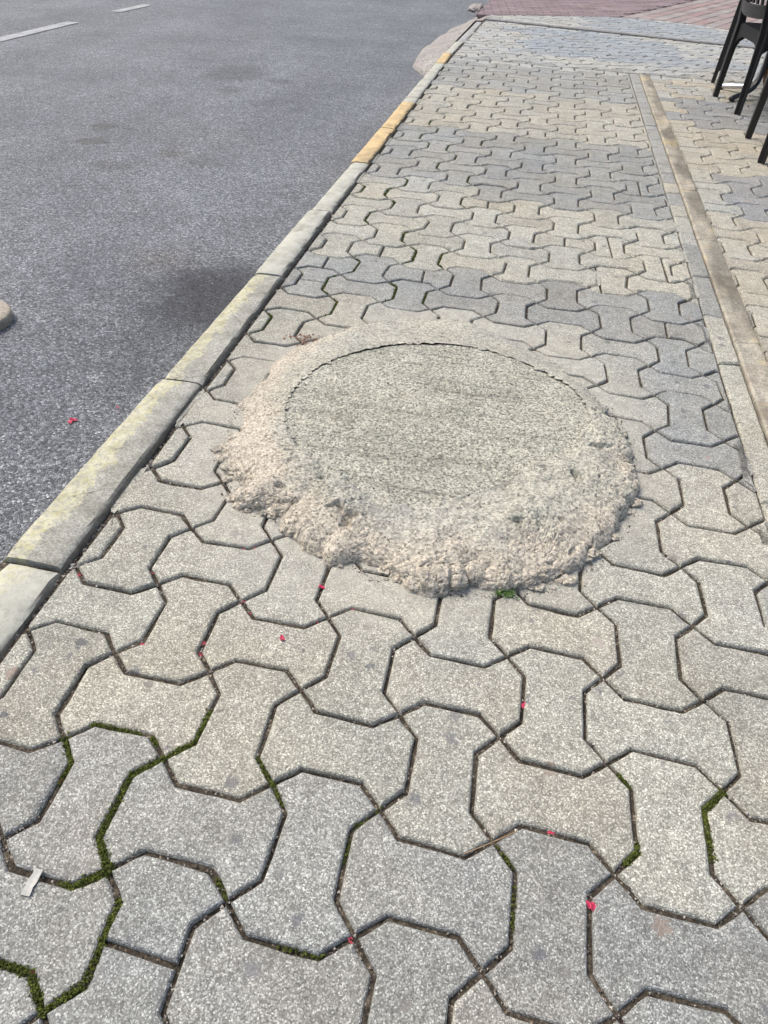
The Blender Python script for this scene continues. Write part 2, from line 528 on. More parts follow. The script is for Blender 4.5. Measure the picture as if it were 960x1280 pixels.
M_PEB = mat_pebble()
M_BRICK = mat_brick()

# ------------------------------------------------------------------ setting: ground sheets
A = 0.1667
SH, SY, SK = -0.01877768, 0.99805073, -0.01879232
ROAD_Z = -0.105


def kin(y):      # inner edge of the kerb (pavement side)
    return lerp_table(y, [(-3, -0.800), (0.3, -0.860), (0.49, -0.862), (1.16, -0.876), (2.55, -0.910), (4.67, -0.945), (6.6, -0.990), (8.9, -0.975)])


def kout(y):
    return lerp_table(y, [(-3, -0.925), (0.49, -0.982), (1.9, -0.992), (4.09, -1.020), (6.6, -1.062), (8.9, -1.06)])


def line_x(tab, y):
    (y0, x0), (y1, x1) = tab
    return x0 + (x1 - x0) * (y - y0) / (y1 - y0)


SL = ((1.3, 0.509), (6.4, 0.437))
SM = ((1.36, 0.575), (6.44, 0.512))
SR = ((1.81, 0.648), (6.32, 0.592))
STRIP_END = 6.40

V, F = grid_mesh(np.linspace(-300, 300, 13), np.linspace(-300, 300, 13), lambda X, Y: 0 * X - 0.16)
ground = mesh_obj("ground", V, F, M_GROUND)
tag(ground, "broad grey ground reaching past the street", "ground", kind='structure')


def road_z(X, Y):
    return ROAD_Z - 0.012 * np.clip(-(X + 1.0), 0, 12) / 6 + 0.004 * fbm(X, Y, 1.3, 3, 3)


xs = np.concatenate([np.linspace(-60, -8, 14), np.linspace(-7.5, -0.93, 50)])
ys = np.concatenate([np.linspace(-40, -1.5, 10), np.linspace(-1.2, 14, 90), np.linspace(15, 120, 20)])
V, F = grid_mesh(xs, ys, road_z)
road = mesh_obj("road", V, F, M_ASPH, smooth=True)
tag(road, "worn grey asphalt road with dark oily patches beside the kerb", "road", kind='structure')


def strip_marking(x0, x1, y0, y1, label, skew=0.0):
    ys_ = np.linspace(y0, y1, 22)
    vs, fs = [], []
    for k, y in enumerate(ys_):
        w = 0.006 * (random.random() - .5)
        for x in (x0 + w, x1 + w + .004 * random.random()):
            xx = x + skew * (y - y0)
            vs.append((xx, y, float(road_z(np.array(xx), np.array(y))) + 0.0045))
        if k: fs.append((2 * k - 2, 2 * k - 1, 2 * k + 1, 2 * k))
    o = mesh_obj("lane_marking", vs, fs, M_LINE)
    tag(o, label, "road marking", kind='structure')
    return o


strip_marking(-4.905, -4.775, 4.2, 7.32, "longer white lane dash, worn, at the photo's left edge", 0.0)
strip_marking(-4.905, -4.785, 8.18, 8.90, "shorter white lane dash farther up the road", 0.03)

# ------------------------------------------------------------------ paving grid
OFF = {(-3, -1): (-4, 0), (-1, 0): (3, 2), (0, 0): (1, 1), (1, 0): (-1, -4), (-2, 0): (-3, 1), (-3, 0): (-6, -1), (0, 1): (1, 2), (1, 1): (3, -1), (2, 1): (5, -2), (-1, 1): (1, 6), (-2, 1): (4, 4), (-3, 1): (-3, 2), (-4, 1): (2, -6), (0, 2): (-3, 6), (-1, 2): (1, 4), (-2, 2): (-1, 7), (-3, 2): (5, 2), (-4, 2): (0, -4), (1, 2): (-1, 2), (2, 2): (5, -1), (0, 3): (-1, 1), (-1, 3): (-1, 2), (-2, 3): (3, 4), (-3, 3): (3, -1), (-4, 3): (3, -4), (1, 3): (-2, -1), (2, 3): (-2, -3), (2, 4): (1, -2), (1, 4): (-8, -3), (-3, 4): (6, 4), (-4, 4): (4, -9), (2, 5): (-3, -10), (-4, 5): (12, -15), (2, 6): (-7, -6), (2, 7): (-8, -8), (2, 8): (-11, -11), (2, 9): (2, 2), (2, 10): (-1, 0), (2, 11): (3, -1), (3, 9): (-8, 3), (3, 10): (-16, -10), (3, 11): (-9, 7), (3, 8): (-9, -10), (3, 7): (-7, -6), (1, 11): (6, -5), (1, 10): (3, 4), (1, 9): (14, 6), (2, 12): (-1, 12), (2, 13): (-2, 14), (2, 14): (14, 22), (2, 15): (10, 20), (2, 16): (12, 13), (2, 17): (6, 3), (1, 12): (-3, 1), (1, 13): (-3, 4), (1, 14): (5, 16), (1, 15): (5, 7), (1, 16): (5, -4), (1, 17): (11, 12), (0, 11): (2, -4), (0, 12): (-2, -10), (0, 13): (-5, -8), (0, 14): (-4, -1), (0, 15): (-2, -5), (-1, 12): (11, -5), (-1, 13): (0, -3), (-1, 14): (11, 8), (-4, 12): (-10, -2), (-4, 13): (-3, 2), (-4, 14): (-5, -2), (-4, 15): (-14, 8), (-4, 16): (-10, 11), (-4, 11): (-3, -11), (-4, 10): (-1, -14), (-2, 12): (-1, -12), (-3, 12): (-7, -3), (-2, 13): (2, -2), (-2, 14): (5, 4), (-3, 13): (6, -6), (-3, 14): (3, 10), (-3, 15): (-8, 2), (-3, 16): (10, 10), (-2, 15): (4, 8), (-3, 11): (0, -8)}
_ok = np.array(list(OFF.keys()), float)
_ov = np.array(list(OFF.values()), float) / 1000.0
_gc = {}


def gpt(i, j):
    k = (i, j)
    if k in _gc: return _gc[k]
    base = np.array([A * (i + SH * j), A * (j * SY + SK * i)])
    if k in OFF:
        o = np.array(OFF[k]) / 1000.0
    else:
        d2 = ((_ok - np.array(k)) ** 2).sum(1)
        w = np.exp(-d2 / 2.0)
        o = (w[:, None] * _ov).sum(0) / (w.sum() + 0.15)
        r = random.Random(i * 7919 + j * 104729)
        o = o + np.array([r.uniform(-.003, .003), r.uniform(-.003, .003)])
    _gc[k] = base + o
    return _gc[k]


def edge_pts(a, b, s, rnd, nsub):
    """points along one joint from a to b (a included, b not); s = side of the bump"""
    u = b - a
    L = np.hypot(*u)
    n_ = np.array([-u[1], u[0]]) / L
    u = u / L
    key = [a, a + u * L * .22 + n_ * s * L * .198, a + u * L * .785 + n_ * s * L * .198, b]
    out = []
    for q in range(3):
        for t in range(nsub):
            f = t / nsub
            out.append(key[q] * (1 - f) + key[q + 1] * f)
    return out


def cell_poly(G, i, j, nsub=1):
    odd = (i + j) % 2 != 0
    p00, p10, p11, p01 = G(i, j), G(i + 1, j), G(i + 1, j + 1), G(i, j + 1)
    # walking anticlockwise the normal (-uy, ux) points into the stone
    h, v = (1, -1) if odd else (-1, 1)
    P = edge_pts(p00, p10, h, None, nsub) + edge_pts(p10, p11, v, None, nsub) + edge_pts(p11, p01, h, None, nsub) + edge_pts(p01, p00, v, None, nsub)
    return np.array(P)


def clip_half(P, p0, nrm):
    """keep the side where (x-p0).nrm >= 0"""
    if len(P) < 3: return P
    d = (P - p0) @ nrm
    if (d >= 0).all(): return P
    if (d <= 0).all(): return P[:0]
    out = []
    for k in range(len(P)):
        a, b = P[k], P[(k + 1) % len(P)]
        da, db = d[k], d[(k + 1) % len(P)]
        if da >= 0: out.append(a)
        if (da > 0 > db) or (da < 0 < db):
            out.append(a + (b - a) * da / (da - db))
    return np.array(out)


def clip_line(P, tab, side, pad):
    """clip against x = line(y); side +1 keeps x > line"""
    (y0, x0), (y1, x1) = tab
    d = np.array([x1 - x0, y1 - y0]); d = d / np.hypot(*d)
    n_ = np.array([d[1], -d[0]]) * side
    return clip_half(P, np.array([x0, y0]) + n_ * pad, n_)


def dedupe(P, eps=0.0012):
    out = []
    for p in P:
        if not out or np.hypot(*(p - out[-1])) > eps: out.append(p)
    while len(out) > 2 and np.hypot(*(out[0] - out[-1])) <= eps: out.pop()
    return np.array(out)


def poly_area(P):
    x, y = P[:, 0], P[:, 1]
    return 0.5 * float((x * np.roll(y, -1) - np.roll(x, -1) * y).sum())


def inset(P, d):
    a = np.roll(P, 1, 0); b = np.roll(P, -1, 0)
    e1 = P - a; e2 = b - P
    e1 = e1 / (np.hypot(e1[:, 0], e1[:, 1])[:, None] + 1e-9)
    e2 = e2 / (np.hypot(e2[:, 0], e2[:, 1])[:, None] + 1e-9)
    n1 = np.stack([-e1[:, 1], e1[:, 0]], 1); n2 = np.stack([-e2[:, 1], e2[:, 0]], 1)
    m = n1 + n2
    l2 = (m * m).sum(1)
    m = m * (2 / np.maximum(l2, 1.0))[:, None]
    d = np.asarray(d)
    if d.ndim: d = d[:, None]
    return P + m * d


def stone_mesh(P, seed, z=0.0, gap=0.0026, detail=True, thick=0.03, rough=0.0007, tilt=0.011):
    r = random.Random(seed)
    P = dedupe(P)
    if len(P) < 3 or poly_area(P) < 2e-4: return None
    n = len(P)
    rs = np.random.RandomState(seed % 100000)
    j1 = rs.uniform(-rough, rough, n)
    c = P.mean(0)
    tx, ty = r.uniform(-tilt, tilt), r.uniform(-tilt, tilt)
    dz = z + r.uniform(-.0016, .0016)
    g = gap + r.uniform(0, .0012)
    chip = np.zeros(n)
    if detail:
        chip = np.where(rs.uniform(0, 1, n) > 0.92, rs.uniform(0.001, 0.003, n), 0)
        for q in range(rs.randint(0, 3)):          # broken arrises
            k0 = rs.randint(n); d0 = rs.uniform(.003, .008)
            for w_, f_ in ((-1, .45), (0, 1), (1, .6)): chip[(k0 + w_) % n] = max(chip[(k0 + w_) % n], d0 * f_)
    if detail:
        rings = [(g + j1 * .5, -thick), (g + j1 + chip * .35, -.0060), (g + .0012 + j1 + chip * .6, -.0026), (g + .0030 + j1 + chip, -.0006), (g + .0054 + j1 + chip * 1.05, 0.0)]
    else:
        rings = [(g + j1 * 0, -thick), (g + j1 * 0, -.005), (g + .0052 + j1 * 0, 0.0)]
    vs = []
    for d, h in rings:
        Q = inset(P, d)
        zz = dz + h + (Q[:, 0] - c[0]) * tx + (Q[:, 1] - c[1]) * ty
        vs += [(Q[k, 0], Q[k, 1], zz[k]) for k in range(n)]
    fs = []
    for q in range(len(rings) - 1):
        for k in range(n):
            k2 = (k + 1) % n
            fs.append((q * n + k, q * n + k2, (q + 1) * n + k2, (q + 1) * n + k))
    fs.append(tuple(range((len(rings) - 1) * n, len(rings) * n)))
    return vs, fs


BEIGE = np.array((0.380, 0.376, 0.318))
WARM = np.array((0.398, 0.375, 0.302))
GREY = np.array((0.284, 0.290, 0.266))
BLUE = np.array((0.264, 0.272, 0.264))
PALE = np.array((0.385, 0.390, 0.355))


def tone(i, j, x, y, seed):
    r = random.Random(seed * 3 + 1)
    if x > line_x(SR, y) - .02 and y < STRIP_END:           # right of the gutter
        if y < 1.7: c = BEIGE
        elif y < 2.35: c = BLUE if x > .85 or r.random() < .4 else WARM
        elif y < 3.2: c = WARM
        elif y < 3.75: c = BLUE if x > .80 else BEIGE
        elif y < 4.85: c = WARM
        elif y < 5.7: c = BLUE if x > .72 or r.random() < .3 else WARM
        else: c = PALE if r.random() < .7 else WARM
    elif y < STRIP_END + .15:
        if j <= 0: c = GREY * 1.03 if j < 0 or i < 1 else GREY
        elif j <= 6: c = BEIGE
        elif j <= 10: c = (GREY * 1.03 if i >= 2 else (BEIGE * .82 + GREY * .2 if i >= -2 else BEIGE * .93))
        elif j <= 12: c = GREY * 1.0
        elif j <= 18: c = BEIGE * 1.02 if j < 18 or i < -2 else GREY
        elif j <= 24: c = GREY * (.98 if i > -3 else 1.03)
        elif j <= 31: c = BEIGE * .6 + WARM * .4
        elif j <= 37: c = GREY * 1.08
        else: c = PALE
    else:
        m = 0.5 + 1.3 * float(fbm(x + 3.1, y * 1.4, 0.7, 2, 21))
        if y > 8.6: m = m * .6 + (.35 if x > .1 else -.1)
        if 7.0 < y < 8.35 and -.45 < x < 0.95: m += .40
        elif x < -.3 or y < 7.0: m -= .3
        c = BLUE * np.array((1.18, 1.24, 1.30)) if m > .66 else PALE * np.array((1.0, 1.01, 1.03))
    f = 1 + r.uniform(-.075, .075)
    w = r.uniform(-.018, .018)
    c = c * f * np.array([1 + w, 1, 1 - w])
    if r.random() < .05: c = c * r.uniform(.86, .94)
    return c


# outline of the concrete patch on the pavement and of the cover in it (metres)
LID = [(-0.599, 1.056), (-0.616, 1.205), (-0.59, 1.32), (-0.508, 1.437), (-0.367, 1.534), (-0.186, 1.559), (-0.024, 1.489), (0.076, 1.409), (0.124, 1.283), (0.118, 1.172), (0.036, 1.066), (-0.031, 0.986), (-0.112, 0.905), (-0.204, 0.83), (-0.302, 0.803), (-0.396, 0.835), (-0.475, 0.892), (-0.54, 0.953)]
PATCH = [(-0.697, 0.914), (-0.655, 0.839), (-0.613, 0.778), (-0.55, 0.755), (-0.497, 0.745), (-0.438, 0.715), (-0.413, 0.677), (-0.348, 0.652), (-0.263, 0.635), (-0.159, 0.625), (-0.075, 0.636), (-0.016, 0.66), (0.059, 0.687), (0.105, 0.732), (0.128, 0.772), (0.152, 0.827), (0.178, 0.866), (0.196, 0.929), (0.222, 1.035), (0.225, 1.145), (0.206, 1.26), (0.179, 1.366), (0.148, 1.451), (0.082, 1.538), (0.024, 1.605), (-0.074, 1.676), (-0.189, 1.738), (-0.257, 1.785), (-0.356, 1.765), (-0.452, 1.735), (-0.541, 1.679), (-0.618, 1.589), (-0.677, 1.493), (-0.720, 1.424), (-0.735, 1.282), (-0.740, 1.154), (-0.725, 1.031)]
PC = np.array([-0.246, 1.15])


def polar_table(pts):
    P = np.array(pts) - PC
    th = np.arctan2(P[:, 1], P[:, 0]); r = np.hypot(P[:, 0], P[:, 1])
    o = np.argsort(th)
    th, r = th[o], r[o]
    return np.r_[th - 2 * math.pi, th, th + 2 * math.pi], np.r_[r, r, r]


LT, PT = polar_table(LID), polar_table(PATCH)


def under_patch(P):
    d = P - PC
    th = np.arctan2(d[:, 1], d[:, 0]); r = np.hypot(d[:, 0], d[:, 1])
    return bool((r < np.interp(th, *PT) - .03).all())


CAMP = np.array(cam.location)
CR = np.array(cam.rotation_euler.to_matrix())


def to_px(p):
    v = (np.asarray(p, float) - CAMP) @ CR
    if v[2] > -0.01: return None
    return 480 + 900 * v[0] / -v[2], 640 - 900 * v[1] / -v[2]


def px_area(P):
    q = []
    for a in P:
        s = to_px((a[0], a[1], 0))
        if s is None: return 0
        q.append((min(max(s[0], 0), 960), min(max(s[1], 0), 1280)))
    q = np.array(q)
    return abs(poly_area(q))


CUTS = {(-3, -1): (0, 1, .0), (2, 11): (1, 0, -.01), (-5, 12): (1, 0, .0), (-4, 13): (1, 0, .0), (-3, 12): (1, .03, .02), (0, 15): (1, .04, 0),
        (1, 15): (1, .03, .0), (-5, 11): (0, 1, 0), (-2, 17): (1, 0, 0), (1, 13): (1, .12, -.05), (2, 14): (1, .05, .02), (2, 20): (1, .06, .01)}

stones = []      # (polygon, seed, tint, area)
for j in range(-7, 41):
    for i in range(-8, 34):
        ctr = (gpt(i, j) + gpt(i + 1, j + 1)) / 2
        if ctr[0] < -1.15 or ctr[0] > 5.2: continue
        near = ctr[1] < 2.2
        P0 = cell_poly(gpt, i, j, 3 if near else 1)
        yc = ctr[1]
        k0, k1 = yc - .15, yc + .15
        P0 = clip_line(P0, ((k0, float(kin(k0)) + .010), (k1, float(kin(k1)) + .010)), 1, 0.0)
        P0 = clip_half(P0, np.array([0, STRIP_END + .06]), np.array([0, -1.0]))
        pieces = []
        for side in (-1, 1):
            P = clip_line(P0, SL, -1, -.0012) if side < 0 else clip_line(P0, SR, 1, .002)
            if len(P) > 2: pieces.append(P)
        for q, P in enumerate(pieces):
            if len(P) < 3 or abs(poly_area(P)) < 4e-4: continue
            if under_patch(P): continue
            seed = (i + 50) * 1009 + (j + 50) * 31 + q
            cc = P.mean(0)
            t = tone(i, j, cc[0], cc[1], seed)
            if (i, j) in CUTS and len(pieces) == 1:
                a, b, o = CUTS[(i, j)]
                nn = np.array([a, b], float); nn /= np.hypot(*nn)
                nn = nn + np.array([-nn[1], nn[0]]) * random.uniform(-.06, .06)
                for s in (1, -1):
                    Q = clip_half(P, ctr + nn * o, nn * s)
                    if len(Q) > 2: stones.append((Q, seed + 7 * (s + 2), t, px_area(Q)))
            else:
                stones.append((P, seed, t, px_area(P)))

# stones between the line where the gutter ends and the cross edging, laid at another angle
ang = math.radians(17)
ca, sa = math.cos(ang), math.sin(ang)


def gpt2(i, j):
    r = random.Random(i * 911 + j * 3571)
    x, y = A * i + r.uniform(-.003, .003), A * j + r.uniform(-.003, .003)
    return np.array([0.2 + ca * x - sa * y, 7.6 + sa * x + ca * y])


EDGE_LINE = [(-0.98, 8.93), (-0.68, 8.87), (-0.17, 8.76), (0.55, 8.64), (1.16, 8.50), (1.70, 8.42), (6.0, 7.85)]
RED_LINE = [(-1.01, 9.36), (-0.21, 9.80), (0.62, 10.15), (1.17, 10.05), (1.79, 9.64), (2.0, 9.45), (6.0, 7.95)]


def eline(x): return lerp_table(x, EDGE_LINE)
def rline(x): return lerp_table(x, RED_LINE)


for j in range(-30, 30):
    for i in range(-30, 34):
        ctr = (gpt2(i, j) + gpt2(i + 1, j + 1)) / 2
        if not (STRIP_END - .1 < ctr[1] < 10.6 and -1.2 < ctr[0] < 5.2): continue
        P0 = cell_poly(gpt2, i, j, 1)
        P0 = clip_half(P0, np.array([0, STRIP_END + .06]), np.array([0, 1.0]))
        k0, k1 = ctr[1] - .15, ctr[1] + .15
        P0 = clip_line(P0, ((k0, float(kin(k0)) + .010), (k1, float(kin(k1)) + .010)), 1, 0.0)
        x0, x1 = ctr[0] - .1, ctr[0] + .1

        def yclip(P, f, side, pad):
            a = np.array([x0, float(f(x0)) + pad]); b = np.array([x1, float(f(x1)) + pad])
            d = b - a; nn = np.array([-d[1], d[0]]) / np.hypot(*d)
            return clip_half(P, a, nn * side)
        for part in (0, 1):
            if part == 0: P = yclip(P0, eline, -1, -.03)
            else:
                P = yclip(P0, eline, 1, .03)
                if len(P) > 2: P = yclip(P, rline, -1, -.005)
            if len(P) < 3 or abs(poly_area(P)) < 6e-4: continue
            seed = 500000 + (i + 50) * 1009 + (j + 50) * 31 + part
            stones.append((P, seed, tone(i, j, ctr[0], ctr[1], seed), px_area(P)))

# bed under the stones: the pavement itself
bx = np.concatenate([np.linspace(-0.99, 0.8, 300), np.linspace(0.83, 6.0, 40)])
by = np.concatenate([np.linspace(-1.3, -0.3, 20), np.linspace(-0.28, 2.4, 420), np.linspace(2.45, 10.9, 170)])


def bed_z(X, Y):
    z = -.0085 + .005 * fbm(X, Y, 14, 3, 5) + .003 * fbm(X, Y, 90, 2, 9)
    far = np.clip((Y - 2.2) / 1.5, 0, 1)
    z = z * (1 - far) + (-.0095) * far
    return np.where(Y > rline(X) + .02, -.03, z)


V, F = grid_mesh(bx, by, bed_z)
pavement = mesh_obj("pavement", V, F, M_SOIL, smooth=True)
tag(pavement, "pavement of interlocking bone-shaped concrete pavers in beige and grey bands", "pavement", kind='structure')

stones.sort(key=lambda s: -s[3])
fv, ff, ft = [], [], []
cnt = 0
for P, seed, t, area in stones:
    near = P[:, 1].mean() < 2.2
    big = cnt < 285 and area > 60
    r = stone_mesh(P, seed, gap=0.0026 if near else (0.0030 if P[:, 1].mean() < STRIP_END else 0.0055), detail=near)
    if r is None: continue
    vs, fs = r
    if big:
        o = mesh_obj("paving_stone", vs, fs, M_PAVE, pavement, tint=t)
        cnt += 1
    else:
        b0 = len(fv)
        fv += vs; ff += [tuple(k + b0 for k in f) for f in fs]
        ft += [t] * len(vs)
o = mesh_obj("far_paving_stones", fv, ff, M_PAVE, pavement, tint=np.array(ft))
o['kind'] = 'stuff'

# row of cut stones beside the gutter
y = -1.2
k = 0
rr = random.Random(5)
tones = [BEIGE, BEIGE, WARM, BEIGE, BEIGE, BEIGE, WARM]
while y < STRIP_END:
    L = (.333 if k % 2 else .32) if y < 2.8 else .167
    y1 = min(y + L, STRIP_END + .055)
    sk = .018 * (1 if k % 2 else -1)
    P = np.array([(line_x(SL, y) + .001, y), (line_x(SM, y) - .001, y + sk), (line_x(SM, y1) - .001, y1 - sk * .4), (line_x(SL, y1) + .001, y1)])
    if y < 1.75: c = BEIGE * 1.02
    elif y < 2.6: c = GREY * .97
    elif y < 3.1: c = BEIGE
    elif y < 3.7: c = GREY * 1.05 if k % 3 else WARM
    else: c = GREY * 1.12
    vs, fs = stone_mesh(P, 9000 + k, gap=.0010, detail=False)
    mesh_obj("cut_stone", vs, fs, M_PAVE, pavement, tint=c * (1 + rr.uniform(-.05, .05)))
    y = y1; k += 1

# ------------------------------------------------------------------ gutter of long concrete pieces
gut = empty("drain_channel", (0.6, 1.3, 0))
tag(gut, "narrow yellowish stained concrete gutter strip running up the pavement", "gutter", kind='structure')
joints = [-1.2, -.3, .45, 1.10, 1.89, 2.78, 3.45, 4.30, 4.66, 5.02, 5.84, STRIP_END + .055]
for k in range(len(joints) - 1):
    y0, y1 = joints[k] + .002, joints[k + 1] - .002
    nn = 14
    prof = [(0.0, -.03), (0.0, -.002), (.06, .0035), (.3, .0015), (.55, .001), (.8, .003), (.95, .0035), (1.0, -.003), (1.0, -.03)]
    vs, fs, gt = [], [], []
    for a in range(nn + 1):
        yy = y0 + (y1 - y0) * a / nn
        dirt = .46 + .9 * float(fbm(.3, yy, 3.1, 3, 44))
        xl, xr = line_x(SM, yy) + .001, line_x(SR, yy) - .001
        for b, (f, h) in enumerate(prof):
            e = .0016 * (random.random() - .5) if 0 < b < 8 else 0
            gt.append([1 - .42 * min(1, max(0, (f - dirt) / .25))] * 3)
            vs.append((xl + (xr - xl) * f + e, yy + (.003 * math.sin(b * 2.1 + k) if a in (0, nn) else 0), h + .003 + e + (-.003 if a in (0, nn) else 0)))
    w = len(prof)
    for a in range(nn):
        for b in range(w - 1):
            fs.append((a * w + b, a * w + b + 1, (a + 1) * w + b + 1, (a + 1) * w + b))
    fs.append(tuple(range(w - 1, -1, -1))); fs.append(tuple(nn * w + b for b in range(w)))
    o = mesh_obj("channel_piece", vs, fs, M_GUTTER, tint=gt)
    o.location = (-.6, -1.3, 0)
    o.parent = gut

# ------------------------------------------------------------------ kerb
kerb = empty("kerb", (-0.93, 0, 0))
tag(kerb, "concrete kerb with worn yellow and white paint between road and pavement", "kerb", kind='structure')


def kerb_stone(y0, y1, ztop, mat, seed, lab=None, xo=kout, xi=lambda y: kin(y) + .007, chipped=0.0018, zb=-.2):
    r = random.Random(seed)
    nn = 26
    cx = (float(kout(y0)) + float(kin(y0))) / 2
    vs, fs = [], []
    sx = r.uniform(-.007, .007)
    for a in range(nn + 1):
        yy = y0 + .005 + (y1 - y0 - .010) * a / nn
        end = a in (0, nn)
        L, R = float(xo(yy)) + sx, float(xi(yy)) + sx * .4
        ch = lambda s: abs(float(fbm(yy, s + seed, 16, 3, seed))) * chipped * (3 + 5 * max(0.0, float(fbm(yy, seed, 2.3, 2, seed + 4)) + .1))
        h = ztop + .0025 * float(fbm(yy, seed, 6, 2, 2)) - (.005 if end else 0)
        prof = [(L - .004, zb), (L - .002, h - .025), (L + .003 + ch(.1), h - .009), (L + .012 + ch(.3), h - .001), (L * .62 + R * .38, h + .0012), (L * .3 + R * .7, h + .0012),
                (R - .010 - ch(.5) * 1.3, h), (R - .004 - ch(.7) * 1.3, h - .005), (R - .001 - ch(.9), h - .014), (R + .0005, zb)]
        for x, z in prof:
            vs.append((x - cx, yy + (r.uniform(-.002, .002) if end else 0), z))
    w = 10
    for a in range(nn):
        for b in range(w - 1):
            fs.append((a * w + b, a * w + b + 1, (a + 1) * w + b + 1, (a + 1) * w + b))
    fs.append(tuple(range(w - 1, -1, -1))); fs.append(tuple(nn * w + b for b in range(w)))
    o = mesh_obj("kerb_stone", vs, fs, mat, smooth=True)
    o.data.set_sharp_from_angle(angle=math.radians(38))
    o.location = (cx + .93, 0, 0)
    o.parent = kerb
    if lab: o['label'] = lab
    return o


KZ = .011
ks = [(-1.62, -.92, KZ, M_KERB_BARE, None), (-.92, -.21, KZ, M_KERB_MIX, None), (-.21, .49, KZ - .004, M_KERB_MIX, "cracked pale kerb stone at the near end"),
      (.49, 1.19, KZ + .002, M_KERB_BARE, "grey kerb stone with yellow lichen along its outer edge"), (1.19, 1.91, KZ, M_KERB_BARE, "grey-green kerb stone with faint yellow traces"),
      (1.91, 2.58, KZ + .002, M_KERB_PALE, "white-washed kerb stone"), (2.58, 3.30, KZ, M_KERB_PALE, "white-washed kerb stone with chipped far end"),
      (3.30, 3.98, KZ + .003, M_KERB_YEL, "yellow painted kerb stone with worn near corner"), (3.98, 4.66, KZ + .006, M_KERB_YEL, "cleaner yellow painted kerb stone"),
      (4.66, 5.45, KZ, M_KERB_PALE, "pale kerb stone"), (5.45, 6.12, KZ, M_KERB_PALE, "pale kerb stone"), (6.12, 6.62, KZ, M_KERB_YEL, "last yellow kerb stone before the dropped kerb")]
for k, (a, b, z, m, lab) in enumerate(ks):
    kerb_stone(a, b, z, m, 40 + k, lab)
for k, (a, b) in enumerate(((6.64, 7.3), (7.3, 8.1), (8.1, 8.9))):
    kerb_stone(a, b, .004 - .01 * k, M_KERB_GREY if k else M_KERB_PALE, 80 + k, "dropped grey kerb stone" if k == 1 else None)

# cross edging
edg = empty("edging", (0, 8.7, 0))
tag(edg, "low grey concrete edging line crossing the far pavement", "edging", kind='structure')
xx = -.98
k = 0
while xx < 5.5:
    x1 = min(xx + .75, 5.6)
    vs, fs = [], []
    for a in range(7):
        x = xx + .004 + (x1 - xx - .008) * a / 6
        yc = float(eline(x))
        for dy, z in ((-.034, -.05), (-.034, .010), (-.026, .016), (.026, .016), (.034, .010), (.034, -.05)):
            vs.append((x, yc + dy - 8.7, z + random.uniform(-.001, .001)))
    for a in range(6):
        for b in range(5):
            fs.append((a * 6 + b, (a + 1) * 6 + b, (a + 1) * 6 + b + 1, a * 6 + b + 1))
    fs.append(tuple(range(6))); fs.append(tuple(36 + b for b in range(5, -1, -1)))
    o = mesh_obj("edging_stone", vs, fs, M_EDGING, edg)
    xx = x1; k += 1

# ------------------------------------------------------------------ red brick area beyond
V, F = grid_mesh(np.linspace(-1.10, 5.7, 60), np.linspace(7.6, 15.5, 100), lambda X, Y: np.where(Y > rline(X), -.012, -.30) + 0 * X)
bricks = mesh_obj("brick_pavement", V, F, M_SOIL)
tag(bricks, "far pavement of small red and purplish brick pavers", "pavement", kind='structure')
BR = []


def brick_poly(cx, cy, l, w, a):
    c, s = math.cos(a), math.sin(a)
    return np.array([(cx + c * u - s * v, cy + s * u + c * v) for u, v in ((-l / 2, -w / 2), (l / 2, -w / 2), (l / 2, w / 2), (-l / 2, w / 2))])


def add_bricks(ang, l, w, x0, x1, y1, tonef, seed0, cond):
    c, s = math.cos(ang), math.sin(ang)
    ox, oy = 0.5, 11.5
    for b in range(-110, 110):
        for a in range(-60, 60):
            u = (a + .5 * (b % 2)) * l; v = b * w
            cx, cy = ox + c * u - s * v, oy + s * u + c * v
            if not (x0 < cx < x1 and 8 < cy < y1) or not cond(cx, cy): continue
            P = brick_poly(cx, cy, l, w, ang)
            d = float(rline(cx))
            aa = np.array([cx - .1, float(rline(cx - .1)) + .012]); bb = np.array([cx + .1, float(rline(cx + .1)) + .012])
            dd = bb - aa
            P = clip_half(P, aa, np.array([-dd[1], dd[0]]) / np.hypot(*dd))
            if cx < -.9: P = clip_half(P, np.array([-1.12, 0]), np.array([1.0, 0]))
            if len(P) < 3 or poly_area(P) < 1e-3: continue
            sd = seed0 + a * 211 + b * 17
            BR.append((P, sd, tonef(random.Random(sd), cx, cy, a, b), px_area(P)))


def tone_purple(r, x, y, a, b):
    return np.array((.185, .140, .140)) * r.uniform(.85, 1.18) * (1, 1, r.uniform(.94, 1.06))


def tone_pink(r, x, y, a, b):
    m = (.62 if b % 2 else .12) + r.uniform(-.3, .3)
    return (np.array((.245, .165, .15)) * m + np.array((.25, .225, .205)) * (1 - m)) * r.uniform(.88, 1.10)


div = lambda x, y: x - (0.55 + (y - 10.3) * .42)
add_bricks(math.radians(8), .20, .10, -1.3, 6, 15.5, tone_purple, 3000000, lambda x, y: div(x, y) < 0)
add_bricks(math.radians(67), .30, .15, -1.3, 5.5, 15.5, tone_pink, 7000000, lambda x, y: div(x, y) >= 0)
BR.sort(key=lambda s: -s[3])
fv, ff, ft = [], [], []
for n_, (P, sd, t, ar) in enumerate(BR):
    r = stone_mesh(P, abs(sd), gap=.003, detail=False, z=.001)
    if r is None: continue
    vs, fs = r
    if n_ < 260 and ar > 14:
        mesh_obj("brick", vs, fs, M_BRICK, bricks, tint=t)
    else:
        b0 = len(fv); fv += vs; ff += [tuple(k + b0 for k in f) for f in fs]; ft += [t] * len(vs)
o = mesh_obj("far_bricks", fv, ff, M_BRICK, bricks, tint=np.array(ft))
o['kind'] = 'stuff'

